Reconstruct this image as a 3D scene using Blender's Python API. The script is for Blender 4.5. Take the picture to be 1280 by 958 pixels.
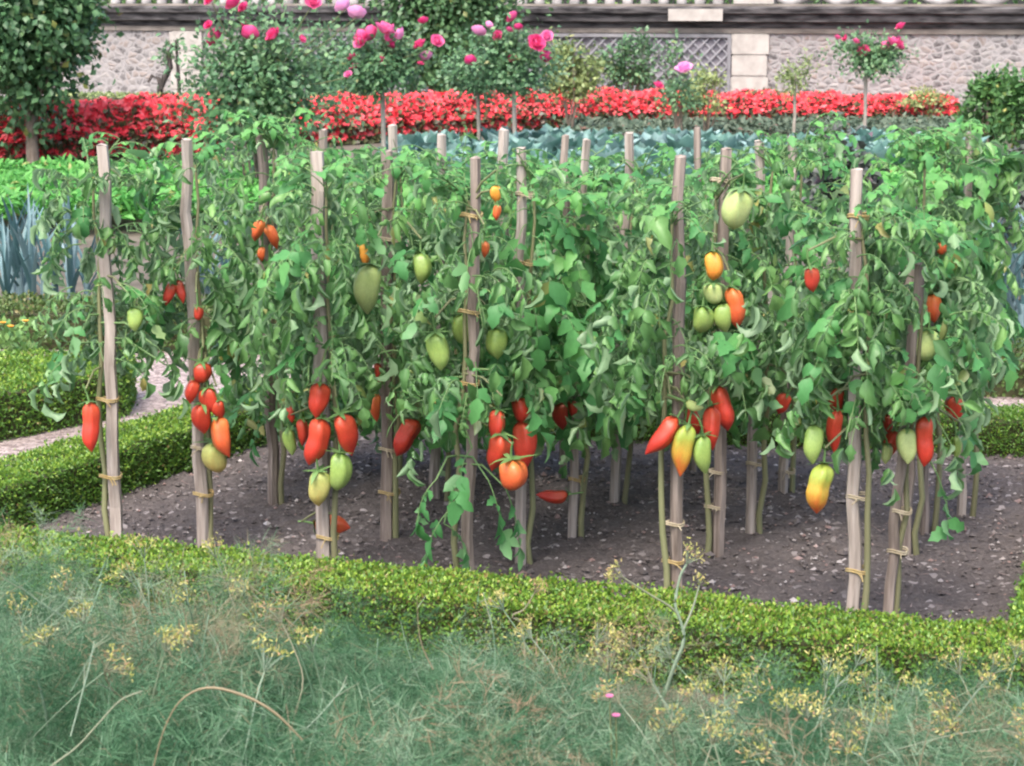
import bpy, math, random
import numpy as np
from mathutils import Vector, Matrix, noise

for _o in list(bpy.data.objects):
    bpy.data.objects.remove(_o)
SC = bpy.context.scene
COL = SC.collection
R = math.radians
rng = np.random.default_rng(7)
random.seed(7)

# ------------------------------------------------------------------ camera, sky, sun, exposure
F_PX, CX, CY, CAM_H = 2400.0, 640.0, 479.0, 1.70
PITCH = math.atan(479.0 / F_PX)
cam_d = bpy.data.cameras.new('camera')
cam_d.sensor_width = 36.0
cam_d.lens = 36.0 * F_PX / 1280.0
cam_d.clip_end = 2000.0
cam_d.dof.use_dof = True
cam_d.dof.focus_distance = 5.6
cam_d.dof.aperture_fstop = 13.0
cam = bpy.data.objects.new('camera', cam_d)
COL.objects.link(cam)
cam.location = (0, 0, CAM_H)
cam.rotation_euler = (math.pi / 2 - PITCH, 0, 0)
SC.camera = cam

SUN_EL, SUN_AZ = R(58), R(200)
world = bpy.data.worlds.new('World')
SC.world = world
world.use_nodes = True
wn = world.node_tree.nodes
sky = wn.new('ShaderNodeTexSky')
sky.sky_type = 'NISHITA'
sky.sun_disc = False
sky.sun_elevation = SUN_EL
sky.sun_rotation = SUN_AZ
sky.air_density = 0.8
sky.dust_density = 5.0
sky.ozone_density = 0.6
bg = wn['Background']
bg.inputs['Strength'].default_value = 0.15
world.node_tree.links.new(sky.outputs[0], bg.inputs['Color'])
sun_d = bpy.data.lights.new('sun', 'SUN')
sun_d.energy = 0.75
sun_d.angle = R(22)
sun_d.color = (1.0, 0.95, 0.9)
sun = bpy.data.objects.new('sun', sun_d)
COL.objects.link(sun)
# sun_rotation is measured clockwise from +Y seen from above
sd = Vector((math.sin(SUN_AZ) * math.cos(SUN_EL), math.cos(SUN_AZ) * math.cos(SUN_EL), math.sin(SUN_EL)))
sun.rotation_euler = sd.to_track_quat('Z', 'Y').to_euler()
SC.view_settings.view_transform = 'Standard'
SC.view_settings.look = 'None'
SC.view_settings.gamma = 1.0
SC.view_settings.exposure = 1.75
SC.cycles.filter_width = 2.2
SC.cycles.use_denoising = True
SC.cycles.max_bounces = 6
SC.cycles.transparent_max_bounces = 4

# ------------------------------------------------------------------ helpers: pixels to places
_c, _s = math.cos(PITCH), math.sin(PITCH)
def ray(px, py):
    u, v = (px - CX) / F_PX, (CY - py) / F_PX
    return np.array([u, _c + v * _s, -_s + v * _c])
def at(px, py, z=0.0):                       # the place of height z seen at a pixel
    d = ray(px, py)
    return np.array([0, 0, CAM_H]) + d * ((z - CAM_H) / d[2])
def atY(px, py, Y):                          # the place at depth Y seen at a pixel
    d = ray(px, py)
    return np.array([0, 0, CAM_H]) + d * (Y / d[1])
def PXM(Y):                                  # metres per photo pixel at depth Y
    return Y / F_PX * 1.01

# ------------------------------------------------------------------ helpers: meshes
class MB:
    def __init__(self):
        self.v, self.f, self.c, self.m, self.sm, self.n = [], [], [], [], [], 0
    def add(self, verts, faces, col=None, mat=0, smooth=True):
        verts = np.asarray(verts, float).reshape(-1, 3)
        faces = np.asarray(faces, int)
        if len(verts) == 0 or len(faces) == 0:
            return
        self.v.append(verts); self.f.append(faces + self.n)
        if col is None:
            col = np.zeros((len(verts), 2))
        col = np.asarray(col, float)
        if col.ndim == 1:
            col = np.tile(col, (len(verts), 1))
        self.c.append(col)
        self.m.append(np.full(len(faces), mat)); self.sm.append(np.full(len(faces), smooth))
        self.n += len(verts)
    def build(self, name, mats, parent=None, loc=(0, 0, 0)):
        me = bpy.data.meshes.new(name)
        V = np.concatenate(self.v) - np.asarray(loc, float)
        nf = [f.shape[0] for f in self.f]
        loops = np.concatenate([f.ravel() for f in self.f])
        tot = np.concatenate([np.full(f.shape[0], f.shape[1]) for f in self.f])
        me.vertices.add(len(V)); me.vertices.foreach_set('co', V.astype(np.float32).ravel())
        me.loops.add(len(loops)); me.loops.foreach_set('vertex_index', loops.astype(np.int32))
        me.polygons.add(len(tot))
        me.polygons.foreach_set('loop_start', (np.cumsum(tot) - tot).astype(np.int32))
        me.polygons.foreach_set('material_index', np.concatenate(self.m).astype(np.int32))
        me.polygons.foreach_set('use_smooth', np.concatenate(self.sm).astype(bool))
        C = np.concatenate(self.c)
        at_ = me.attributes.new('tint', 'FLOAT_COLOR', 'POINT')
        full = np.zeros((len(V), 4), np.float32); full[:, :2] = C[:, :2]; full[:, 3] = 1
        at_.data.foreach_set('color', full.ravel())
        me.update(calc_edges=True); me.validate()
        if not isinstance(mats, (list, tuple)):
            mats = [mats]
        for m in mats:
            me.materials.append(m)
        o = bpy.data.objects.new(name, me)
        COL.objects.link(o)
        if parent is not None:
            o.parent = parent
        else:
            o.location = loc
        return o

def tag(o, label=None, cat=None, group=None, kind=None):
    if label: o['label'] = label
    if cat: o['category'] = cat
    if group: o['group'] = group
    if kind: o['kind'] = kind
    return o
def empty(name, loc, label=None, cat=None, group=None):
    o = bpy.data.objects.new(name, None)
    o.empty_display_size = 0.1
    COL.objects.link(o); o.location = tuple(loc)
    return tag(o, label, cat, group)
def copy_tree(o, parent=None):
    c = o.copy(); COL.objects.link(c)
    if parent is not None:
        c.parent = parent
    for ch in [x for x in KIDS.get(o.name, [])]:
        copy_tree(ch, c)
    return c
KIDS = {}
def kid(parent, o):
    KIDS.setdefault(parent.name, []).append(o)
    return o

def unit(a):
    return a / np.maximum(np.linalg.norm(a, axis=-1, keepdims=True), 1e-9)

PROF = {
    'ovate': lambda v: np.sin(np.pi * np.clip(v, 0, 1) ** 0.75) ** 0.8 + 0.02,
    'tomato': lambda v: np.interp(v, [0, .17, .33, .5, .67, .83, 1], [.10, .80, 1.0, .66, .74, .40, .02]),
    'strap': lambda v: np.interp(v, [0, .1, .4, .75, .93, 1], [.8, 1, .95, .6, .2, .03]),
    'petal': lambda v: np.interp(v, [0, .3, .6, .85, 1], [.35, .8, 1.0, .9, .45]),
    'thread': lambda v: np.interp(v, [0, .5, 1], [1, .9, .25]),
}
def leaves(mb, pos, d, n, L, W, curl=0.0, bend=0.0, twist=0.0, rows=4, cols=3, prof='ovate', tint=None, mat=0, jag=0.0):
    pos = np.asarray(pos, float).reshape(-1, 3); N = len(pos)
    if N == 0:
        return
    A = lambda x: np.broadcast_to(np.asarray(x, float), (N,)).reshape(N, 1, 1)
    d = unit(np.broadcast_to(np.asarray(d, float), (N, 3)).copy())
    n = np.broadcast_to(np.asarray(n, float), (N, 3))
    n = n - d * np.sum(n * d, 1, keepdims=True)
    bad = np.linalg.norm(n, axis=1) < 1e-3
    n = np.where(bad[:, None], np.cross(d, [0.3, 0.5, 0.8]), n)
    n = unit(n); s = np.cross(d, n)
    L, W, curl, bend, twist = A(L), A(W), A(curl), A(bend), A(twist)
    curl = np.where(np.abs(curl) < 1e-3, 1e-3, curl); bend = np.where(np.abs(bend) < 1e-3, 1e-3, bend)
    v = np.linspace(0, 1, rows + 1).reshape(1, -1, 1); u = np.linspace(-1, 1, cols).reshape(1, 1, -1)
    w = PROF[prof](v)
    if jag:
        w = w * (1 + jag * rng.standard_normal((N, rows + 1, 1)))
    th = bend * v
    along = L * np.sin(th) / bend; down = L * (1 - np.cos(th)) / bend
    x = W * w * np.sin(curl * u) / curl; lift = W * w * (1 - np.cos(curl * u)) / curl
    ct, st = np.cos(twist * v), np.sin(twist * v)
    xs = x * ct - lift * st; xm = x * st + lift * ct
    e = lambda a: a[:, None, None, :]
    m = np.cos(th)[..., None] * e(n) + np.sin(th)[..., None] * e(d)
    P = e(pos) + along[..., None] * e(d) - down[..., None] * e(n) + xs[..., None] * e(s) + xm[..., None] * m
    K = (rows + 1) * cols
    q = []
    for r in range(rows):
        for c in range(cols - 1):
            a = r * cols + c
            q.append((a, a + 1, a + cols + 1, a + cols))
    q = np.array(q)
    faces = (np.arange(N)[:, None, None] * K + q[None]).reshape(-1, 4)
    if tint is None:
        tint = np.stack([rng.random(N), np.zeros(N)], 1)
    mb.add(P.reshape(-1, 3), faces, np.repeat(tint, K, 0), mat)

def tube(mb, pts, rad, sides=6, mat=0, tint=(0.5, 0), cap=True, smooth=True):
    pts = np.asarray(pts, float); k = len(pts)
    rad = np.broadcast_to(np.asarray(rad, float), (k,))
    t = unit(np.gradient(pts, axis=0))
    ref = np.array([0.0, 0, 1]) if abs(t[0][2]) < 0.9 else np.array([1.0, 0, 0])
    a = unit(np.cross(t, ref)); b = np.cross(t, a)
    ang = np.linspace(0, 2 * np.pi, sides, endpoint=False)
    P = pts[:, None] + rad[:, None, None] * (np.cos(ang)[None, :, None] * a[:, None] + np.sin(ang)[None, :, None] * b[:, None])
    f = []
    for i in range(k - 1):
        for j in range(sides):
            f.append((i * sides + j, i * sides + (j + 1) % sides, (i + 1) * sides + (j + 1) % sides, (i + 1) * sides + j))
    mb.add(P.reshape(-1, 3), f, np.array(tint, float), mat, smooth)
    if cap:
        for i in (0, k - 1):
            mb.add(P[i], [list(range(sides))], np.array(tint, float), mat, False)

def box(mb, x0, x1, y0, y1, z0, z1, mat=0, M=None, tint=(0.5, 0)):
    v = np.array([(x, y, z) for z in (z0, z1) for y in (y0, y1) for x in (x0, x1)], float)
    if M is not None:
        v = M(v)
    f = [(0, 2, 3, 1), (4, 5, 7, 6), (0, 1, 5, 4), (2, 6, 7, 3), (0, 4, 6, 2), (1, 3, 7, 5)]
    mb.add(v, f, np.array(tint, float), mat, False)

def curve(p0, d0, L, droop, k=8, wob=0.0):   # a path that starts along d0 and sags
    p = np.array(p0, float); d = unit(np.array(d0, float)); out = [p.copy()]
    for i in range(k):
        d = unit(d + np.array([0, 0, -droop / k]) + wob * rng.standard_normal(3))
        p = p + d * L / k
        out.append(p.copy())
    return np.array(out)

# ------------------------------------------------------------------ materials
def nt(name):
    m = bpy.data.materials.new(name); m.use_nodes = True
    t = m.node_tree; t.nodes.clear()
    out = t.nodes.new('ShaderNodeOutputMaterial')
    return m, t, out
def N(t, kind, **kw):
    n = t.nodes.new('ShaderNode' + kind)
    for k, v in kw.items():
        if k in n.inputs:
            n.inputs[k].default_value = v
        else:
            setattr(n, k, v)
    return n
def rgba(c): return (c[0], c[1], c[2], 1)
def mixc(t, fac, a, b):
    n = t.nodes.new('ShaderNodeMix'); n.data_type = 'RGBA'
    for sock, val in ((n.inputs[0], fac), (n.inputs[6], a), (n.inputs[7], b)):
        if isinstance(val, bpy.types.NodeSocket): t.links.new(val, sock)
        elif isinstance(val, (int, float)): sock.default_value = val
        else: sock.default_value = rgba(val)
    return n.outputs[2]
def ramp(t, fac, stops):
    n = t.nodes.new('ShaderNodeValToRGB')
    el = n.color_ramp.elements
    while len(el) < len(stops): el.new(0.5)
    for e, (p, c) in zip(el, stops):
        e.position = p; e.color = rgba(c)
    t.links.new(fac, n.inputs[0])
    return n.outputs[0]

def leaf_mat(name, stops, accent, back=None, rough=0.5, trans=0.3, spec=0.4):
    """tint.r picks a colour among the stops, tint.g mixes in the accent (yellowed, dried ...)"""
    m, t, out = nt(name)
    a = N(t, 'Attribute', attribute_name='tint')
    sep = N(t, 'SeparateColor'); t.links.new(a.outputs['Color'], sep.inputs[0])
    col = ramp(t, sep.outputs[0], stops)
    nz = N(t, 'TexNoise', Scale=60.0, Detail=2.0)
    mot = mixc(t, nz.outputs[0], (0.8, 0.8, 0.8), (1.2, 1.2, 1.2))
    mul = t.nodes.new('ShaderNodeMix'); mul.data_type = 'RGBA'; mul.blend_type = 'MULTIPLY'; mul.inputs[0].default_value = 1
    t.links.new(col, mul.inputs[6]); t.links.new(mot, mul.inputs[7])
    col = mixc(t, sep.outputs[1], mul.outputs[2], accent)
    if back is not None:
        g = N(t, 'NewGeometry')
        bk = mixc(t, 0.65, col, back)
        col = mixc(t, g.outputs['Backfacing'], col, bk)
    p = N(t, 'BsdfPrincipled', Roughness=rough)
    p.inputs['Specular IOR Level'].default_value = spec
    t.links.new(col, p.inputs['Base Color'])
    tr = N(t, 'BsdfTranslucent'); t.links.new(col, tr.inputs[0])
    mx = N(t, 'MixShader'); mx.inputs[0].default_value = trans
    t.links.new(p.outputs[0], mx.inputs[1]); t.links.new(tr.outputs[0], mx.inputs[2])
    t.links.new(mx.outputs[0], out.inputs[0])
    return m

def solid(name, c1, c2=None, scale=20.0, rough=0.7, stretch=(1, 1, 1), bump=0.0, spec=0.3, detail=5.0, contrast=(0.35, 0.65)):
    m, t, out = nt(name)
    tc = N(t, 'TexCoord'); mp = N(t, 'Mapping'); mp.inputs['Scale'].default_value = stretch
    t.links.new(tc.outputs['Object'], mp.inputs[0])
    nz = N(t, 'TexNoise', Scale=scale, Detail=detail)
    t.links.new(mp.outputs[0], nz.inputs['Vector'])
    col = ramp(t, nz.outputs[0], [(contrast[0], c1), (contrast[1], c2 or c1)])
    p = N(t, 'BsdfPrincipled', Roughness=rough); p.inputs['Specular IOR Level'].default_value = spec
    t.links.new(col, p.inputs['Base Color'])
    if bump:
        b = N(t, 'Bump', Strength=bump, Distance=0.02); t.links.new(nz.outputs[0], b.inputs['Height'])
        t.links.new(b.outputs[0], p.inputs['Normal'])
    t.links.new(p.outputs[0], out.inputs[0])
    return m

M = {}
M['tomato_leaf'] = leaf_mat('tomato_leaf', [(0.0, (0.076, 0.180, 0.062)), (0.45, (0.118, 0.268, 0.086)), (0.8, (0.160, 0.33, 0.102)), (1.0, (0.20, 0.385, 0.115))],
                            (0.34, 0.30, 0.10), back=(0.24, 0.36, 0.215), rough=0.45, trans=0.36, spec=0.5)
M['tomato_leaf_broad'] = leaf_mat('tomato_leaf_broad', [(0.0, (0.060, 0.20, 0.065)), (0.5, (0.085, 0.275, 0.085)), (1.0, (0.15, 0.38, 0.10))],
                            (0.36, 0.32, 0.10), back=(0.17, 0.33, 0.15), rough=0.48, trans=0.38, spec=0.35)
M['stem'] = leaf_mat('stem', [(0, (0.10, 0.115, 0.055)), (1, (0.15, 0.18, 0.08))], (0.3, 0.25, 0.15), trans=0.0, rough=0.6)
M['petiole'] = leaf_mat('petiole', [(0, (0.07, 0.15, 0.05)), (1, (0.13, 0.22, 0.08))], (0.2, 0.2, 0.1), trans=0.0, rough=0.6)
M['calyx'] = leaf_mat('calyx', [(0, (0.07, 0.16, 0.05)), (1, (0.14, 0.25, 0.08))], (0.3, 0.22, 0.1), trans=0.1, rough=0.6)
M['wood'] = solid('weathered_wood', (0.125, 0.100, 0.084), (0.285, 0.238, 0.205), 9, 0.85, (6, 6, 0.5), 0.3)
M['wood_pale'] = solid('pale_wood', (0.205, 0.172, 0.148), (0.40, 0.352, 0.312), 9, 0.85, (6, 6, 0.5), 0.3)
M['raffia'] = solid('raffia', (0.28, 0.20, 0.075), (0.38, 0.31, 0.16), 40, 0.8)
M['raffia_pale'] = solid('raffia_pale', (0.30, 0.25, 0.16), (0.42, 0.37, 0.27), 40, 0.8)
M['box_leaf'] = leaf_mat('box_leaf', [(0.0, (0.06, 0.14, 0.025)), (0.5, (0.105, 0.23, 0.032)), (0.8, (0.22, 0.34, 0.042)), (1.0, (0.34, 0.42, 0.065))],
                         (0.26, 0.19, 0.075), rough=0.4, trans=0.25)
M['box_leaf_far'] = leaf_mat('box_leaf_far', [(0.0, (0.05, 0.10, 0.025)), (0.6, (0.085, 0.14, 0.035)), (1.0, (0.14, 0.20, 0.05))],
                         (0.20, 0.17, 0.07), rough=0.5, trans=0.2)
M['twig'] = solid('hedge_twigs', (0.035, 0.04, 0.018), (0.07, 0.07, 0.03), 60, 0.9)
M['soil'] = None
M['fennel'] = leaf_mat('fennel', [(0.0, (0.030, 0.105, 0.044)), (0.5, (0.086, 0.196, 0.096)), (1.0, (0.24, 0.335, 0.22))], (0.33, 0.22, 0.14), rough=0.55, trans=0.3)
M['fennel_stalk'] = leaf_mat('fennel_stalk', [(0.0, (0.09, 0.17, 0.10)), (1.0, (0.23, 0.30, 0.22))], (0.21, 0.155, 0.09), rough=0.6, trans=0.0)
M['umbel'] = leaf_mat('umbel', [(0.0, (0.19, 0.24, 0.06)), (0.5, (0.36, 0.35, 0.09)), (1.0, (0.50, 0.46, 0.20))], (0.36, 0.21, 0.13), rough=0.7, trans=0.2)
M['leek'] = leaf_mat('leek', [(0.0, (0.06, 0.135, 0.14)), (0.5, (0.10, 0.195, 0.205)), (1.0, (0.19, 0.28, 0.30))], (0.30, 0.32, 0.2), rough=0.45, trans=0.15)
M['cabbage'] = leaf_mat('cabbage', [(0.0, (0.075, 0.17, 0.135)), (0.5, (0.125, 0.25, 0.215)), (1.0, (0.25, 0.37, 0.36))], (0.3, 0.35, 0.2), rough=0.5, trans=0.1)
M['kale'] = leaf_mat('kale', [(0.0, (0.055, 0.075, 0.06)), (1.0, (0.10, 0.11, 0.10))], (0.14, 0.06, 0.10), rough=0.55, trans=0.1)
M['carrot'] = leaf_mat('carrot', [(0.0, (0.05, 0.22, 0.04)), (1.0, (0.13, 0.38, 0.08))], (0.3, 0.3, 0.1), rough=0.5, trans=0.3)
M['low_foliage'] = leaf_mat('low_foliage', [(0.0, (0.05, 0.085, 0.055)), (1.0, (0.11, 0.15, 0.10))], (0.2, 0.1, 0.08), rough=0.55, trans=0.15)
M['begonia_leaf'] = leaf_mat('begonia_leaf', [(0.0, (0.05, 0.045, 0.03)), (0.6, (0.08, 0.10, 0.04)), (1.0, (0.12, 0.07, 0.05))], (0.2, 0.06, 0.05), rough=0.35, trans=0.15)
M['begonia_flower'] = leaf_mat('begonia_flower', [(0.0, (0.66, 0.026, 0.042)), (0.5, (0.84, 0.070, 0.095)), (1.0, (0.88, 0.20, 0.22))], (0.8, 0.2, 0.1), rough=0.5, trans=0.3)
M['dark_vine'] = solid('dark_vine', (0.025, 0.022, 0.02), (0.07, 0.06, 0.055), 14, 0.9, (3, 3, 0.6), 0.4)
M['rose_leaf'] = leaf_mat('rose_leaf', [(0.0, (0.06, 0.145, 0.07)), (0.5, (0.105, 0.225, 0.105)), (1.0, (0.19, 0.32, 0.14))], (0.27, 0.28, 0.10), back=(0.15, 0.23, 0.15), rough=0.4, trans=0.25)
M['rose_petal'] = leaf_mat('rose_petal', [(0.0, (0.74, 0.035, 0.20)), (1.0, (0.88, 0.16, 0.38))], (0.88, 0.42, 0.72), rough=0.55, trans=0.3)
M['bark'] = solid('bark', (0.12, 0.095, 0.07), (0.24, 0.20, 0.16), 14, 0.9, (3, 3, 0.6), 0.4)
M['bark_pale'] = solid('bark_pale', (0.24, 0.22, 0.18), (0.38, 0.35, 0.31), 14, 0.9, (3, 3, 0.6), 0.4)
M['tree_leaf'] = leaf_mat('tree_leaf', [(0.0, (0.045, 0.115, 0.05)), (0.6, (0.075, 0.17, 0.07)), (1.0, (0.13, 0.24, 0.095))], (0.2, 0.22, 0.06), rough=0.4, trans=0.2)
M['shrub_leaf'] = leaf_mat('shrub_leaf', [(0.0, (0.05, 0.13, 0.045)), (0.5, (0.09, 0.21, 0.06)), (1.0, (0.20, 0.32, 0.09))], (0.36, 0.36, 0.10), rough=0.45, trans=0.25)
M['pale_leaf'] = leaf_mat('pale_leaf', [(0.0, (0.13, 0.20, 0.08)), (0.5, (0.24, 0.31, 0.12)), (1.0, (0.40, 0.44, 0.18))], (0.40, 0.34, 0.14), rough=0.5, trans=0.25)

def make_soil():
    m, t, out = nt('garden_soil')
    tc = N(t, 'TexCoord')
    n1 = N(t, 'TexNoise', Scale=3.0, Detail=6.0); n2 = N(t, 'TexNoise', Scale=70.0, Detail=4.0, Roughness=0.7)
    vo = N(t, 'TexVoronoi', Scale=55.0)
    for n in (n1, n2, vo): t.links.new(tc.outputs['Object'], n.inputs['Vector'])
    c1 = ramp(t, n2.outputs[0], [(0.3, (0.042, 0.036, 0.035)), (0.55, (0.105, 0.093, 0.090)), (0.75, (0.21, 0.188, 0.183))])
    c2 = mixc(t, n1.outputs[0], c1, (0.105, 0.092, 0.089))
    st = ramp(t, vo.outputs['Color'], [(0.86, (0, 0, 0)), (0.90, (1, 1, 1))])
    c3 = mixc(t, st, c2, (0.27, 0.245, 0.24))
    p = N(t, 'BsdfPrincipled', Roughness=0.95); p.inputs['Specular IOR Level'].default_value = 0.1
    t.links.new(c3, p.inputs['Base Color'])
    b = N(t, 'Bump', Strength=0.8, Distance=0.012); t.links.new(n2.outputs[0], b.inputs['Height']); t.links.new(b.outputs[0], p.inputs['Normal'])
    t.links.new(p.outputs[0], out.inputs[0])
    return m
M['soil'] = make_soil()
def make_gravel():
    m, t, out = nt('pink_gravel')
    tc = N(t, 'TexCoord')
    vo = N(t, 'TexVoronoi', Scale=60.0); n1 = N(t, 'TexNoise', Scale=1.5, Detail=4.0)
    for n in (vo, n1): t.links.new(tc.outputs['Object'], n.inputs['Vector'])
    sep = N(t, 'SeparateColor'); t.links.new(vo.outputs['Color'], sep.inputs[0])
    c = ramp(t, sep.outputs[0], [(0.0, (0.13, 0.10, 0.093)), (0.5, (0.27, 0.22, 0.208)), (1.0, (0.40, 0.345, 0.33))])
    c = mixc(t, ramp(t, n1.outputs[0], [(.35, (0, 0, 0)), (.8, (.6, .6, .6))]), c, (0.15, 0.115, 0.10))
    p = N(t, 'BsdfPrincipled', Roughness=0.9); t.links.new(c, p.inputs['Base Color'])
    b = N(t, 'Bump', Strength=0.9, Distance=0.01); b.invert = True
    t.links.new(vo.outputs['Distance'], b.inputs['Height']); t.links.new(b.outputs[0], p.inputs['Normal'])
    t.links.new(p.outputs[0], out.inputs[0])
    return m
M['gravel'] = make_gravel()
M['earth'] = solid('earth', (0.075, 0.065, 0.05), (0.13, 0.115, 0.09), 3, 0.95, bump=0.5)
M['pebble'] = leaf_mat('pebble', [(0.0, (0.080, 0.070, 0.067)), (0.75, (0.18, 0.16, 0.155)), (1.0, (0.42, 0.39, 0.38))], (0.3, 0.2, 0.18), trans=0.0, rough=0.85, spec=0.2)

def make_rubble():
    m, t, out = nt('rubble_stone')
    tc = N(t, 'TexCoord'); mp = N(t, 'Mapping'); mp.inputs['Scale'].default_value = (1.0, 1.0, 1.5)
    nzv = N(t, 'TexNoise', Scale=5.0, Detail=3.0); t.links.new(tc.outputs['Object'], nzv.inputs['Vector'])
    vm = N(t, 'VectorMath', operation='SCALE'); vm.inputs['Scale'].default_value = 0.10
    t.links.new(nzv.outputs['Color'], vm.inputs[0])
    ad = N(t, 'VectorMath', operation='ADD'); t.links.new(tc.outputs['Object'], ad.inputs[0]); t.links.new(vm.outputs[0], ad.inputs[1])
    t.links.new(ad.outputs[0], mp.inputs[0])
    vo = N(t, 'TexVoronoi', Scale=8.0); ve = N(t, 'TexVoronoi', Scale=8.0, feature='DISTANCE_TO_EDGE')
    for n in (vo, ve): t.links.new(mp.outputs[0], n.inputs['Vector'])
    sep = N(t, 'SeparateColor'); t.links.new(vo.outputs['Color'], sep.inputs[0])
    stone = ramp(t, sep.outputs[0], [(0.0, (0.075, 0.07, 0.07)), (0.2, (0.15, 0.142, 0.142)), (0.5, (0.245, 0.235, 0.23)), (0.8, (0.25, 0.205, 0.18)), (1.0, (0.33, 0.318, 0.305))])
    nz = N(t, 'TexNoise', Scale=30.0, Detail=5.0); t.links.new(tc.outputs['Object'], nz.inputs['Vector'])
    stone = mixc(t, ramp(t, nz.outputs[0], [(.4, (0, 0, 0)), (.8, (1, 1, 1))]), stone, (0.30, 0.288, 0.285))
    mort = ramp(t, ve.outputs['Distance'], [(0.03, (1, 1, 1)), (0.16, (0, 0, 0))])
    big = N(t, 'TexNoise', Scale=1.2, Detail=3.0); t.links.new(tc.outputs['Object'], big.inputs['Vector'])
    mc = mixc(t, big.outputs[0], (0.335, 0.322, 0.322), (0.26, 0.245, 0.24))
    c = mixc(t, mort, stone, mc)
    p = N(t, 'BsdfPrincipled', Roughness=0.92); t.links.new(c, p.inputs['Base Color']); p.inputs['Specular IOR Level'].default_value = 0.15
    b = N(t, 'Bump', Strength=0.8, Distance=0.04); t.links.new(ve.outputs['Distance'], b.inputs['Height']); t.links.new(b.outputs[0], p.inputs['Normal'])
    t.links.new(p.outputs[0], out.inputs[0])
    return m
M['rubble'] = make_rubble()
M['limestone'] = solid('pale_limestone', (0.33, 0.31, 0.285), (0.43, 0.405, 0.375), 7, 0.85, bump=0.15)
M['old_stone'] = solid('blackened_stone', (0.016, 0.0155, 0.017), (0.115, 0.11, 0.112), 7, 0.9, (0.35, 1, 2.2), 0.8)
M['old_stone_pale'] = solid('lichened_stone', (0.13, 0.115, 0.10), (0.28, 0.25, 0.22), 4, 0.9, (0.5, 1, 2), 0.4)
M['baluster'] = solid('baluster_stone', (0.20, 0.197, 0.197), (0.36, 0.352, 0.352), 6, 0.85, bump=0.2)
M['slat'] = solid('grey_lattice', (0.15, 0.15, 0.165), (0.24, 0.24, 0.25), 5, 0.8)
M['slat_wall'] = solid('blue_grey_render', (0.15, 0.145, 0.165), (0.23, 0.22, 0.245), 3, 0.9, bump=0.2)  # blue-grey panel colour behind the lattice slats

# ------------------------------------------------------------------ the setting: ground sheets
def sheet(name, pts, mat, z, kind='structure'):
    mb = MB(); mb.add([(p[0], p[1], z) for p in pts], [list(range(len(pts)))], None, 0, False)
    return tag(mb.build(name, mat), kind=kind)
sheet('ground', [(-400, -60), (400, -60), (400, 600), (-400, 600)], M['earth'], 0.0)
sheet('gravel_path', [(-9, 7.75), (-1.9, 5.42), (1.2, 4.40), (9, 1.8), (9, 9.6), (-9, 9.6)], M['gravel'], 0.004)

# the tomato bed: inner corners front left, front right, back right, back left
FLi, FRi = np.array([-1.78, 5.58]), np.array([1.24, 4.58])
BRi, BLi = np.array([2.08, 6.95]), np.array([-0.80, 7.46])
def lerp(a, b, t): return a + (b - a) * t
def soil_bed():
    nu, nv = 170, 130
    U, V = np.meshgrid(np.linspace(-0.03, 1.03, nu), np.linspace(-0.03, 1.03, nv))
    P = (FLi * ((1 - U) * (1 - V))[..., None] + FRi * (U * (1 - V))[..., None] + BRi * (U * V)[..., None] + BLi * ((1 - U) * V)[..., None])
    Z = np.empty(U.shape)
    for i in range(nv):
        for j in range(nu):
            x, y = P[i, j]
            n1 = noise.noise((x * 7, y * 7, 0)); n2 = noise.noise((x * 28, y * 28, 3)); n3 = noise.noise((x * 60, y * 60, 5))
            Z[i, j] = 0.024 + 0.012 * n1 + 0.018 * max(n2, -0.25) + 0.011 * n3
    vv = np.dstack([P, Z]).reshape(-1, 3)
    f = []
    for i in range(nv - 1):
        for j in range(nu - 1):
            a = i * nu + j
            f.append((a, a + 1, a + nu + 1, a + nu))
    mb = MB(); mb.add(vv, f)
    tag(mb.build('soil_bed', M['soil']), kind='structure')
soil_bed()
def bed_pt(u, v):
    return FLi * (1 - u) * (1 - v) + FRi * u * (1 - v) + BRi * u * v + BLi * (1 - u) * v
def scatter_stones():
    mb = MB(); n = 10000
    base = np.array([(1, 0, 0), (-1, 0, 0), (0, 1, 0), (0, -1, 0), (0, 0, 1), (0, 0, -1)], float)
    F = np.array([(0, 2, 4), (2, 1, 4), (1, 3, 4), (3, 0, 4), (2, 0, 5), (1, 2, 5), (3, 1, 5), (0, 3, 5)])
    for i in range(n):
        p = bed_pt(rng.random(), rng.random())
        s = rng.choice([0.004, 0.006, 0.008, 0.012], p=[.48, .34, .15, .03]) * (0.7 + 0.6 * rng.random())
        a = rng.random() * 6.28; ca, sa = math.cos(a), math.sin(a)
        v = base * (s * (0.6 + 0.8 * rng.random((6, 1)))) * np.array([1.3, 1, 0.7])
        v = np.stack([v[:, 0] * ca - v[:, 1] * sa, v[:, 0] * sa + v[:, 1] * ca, v[:, 2]], 1) + np.array([p[0], p[1], 0.026 + 0.004 * rng.random()])
        mb.add(v, F, np.array([rng.random() ** 2.6, 0.6 if rng.random() < .05 else 0]), 0, False)
    # bits of straw and twig
    m = 260
    pos = np.array([np.append(bed_pt(*rng.random(2)), 0.034) for _ in range(m)])
    d = rng.standard_normal((m, 3)) * [1, 1, 0.08]
    leaves(mb, pos, d, (0, 0, 1), rng.uniform(.02, .07, m), .0025, rows=1, cols=2, prof='strap', tint=np.stack([rng.random(m), np.full(m, .5)], 1))
    tag(mb.build('stones', M['pebble']), 'small pale stones and straw scattered over the dark soil bed', 'stones', kind='stuff')
scatter_stones()

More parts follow.
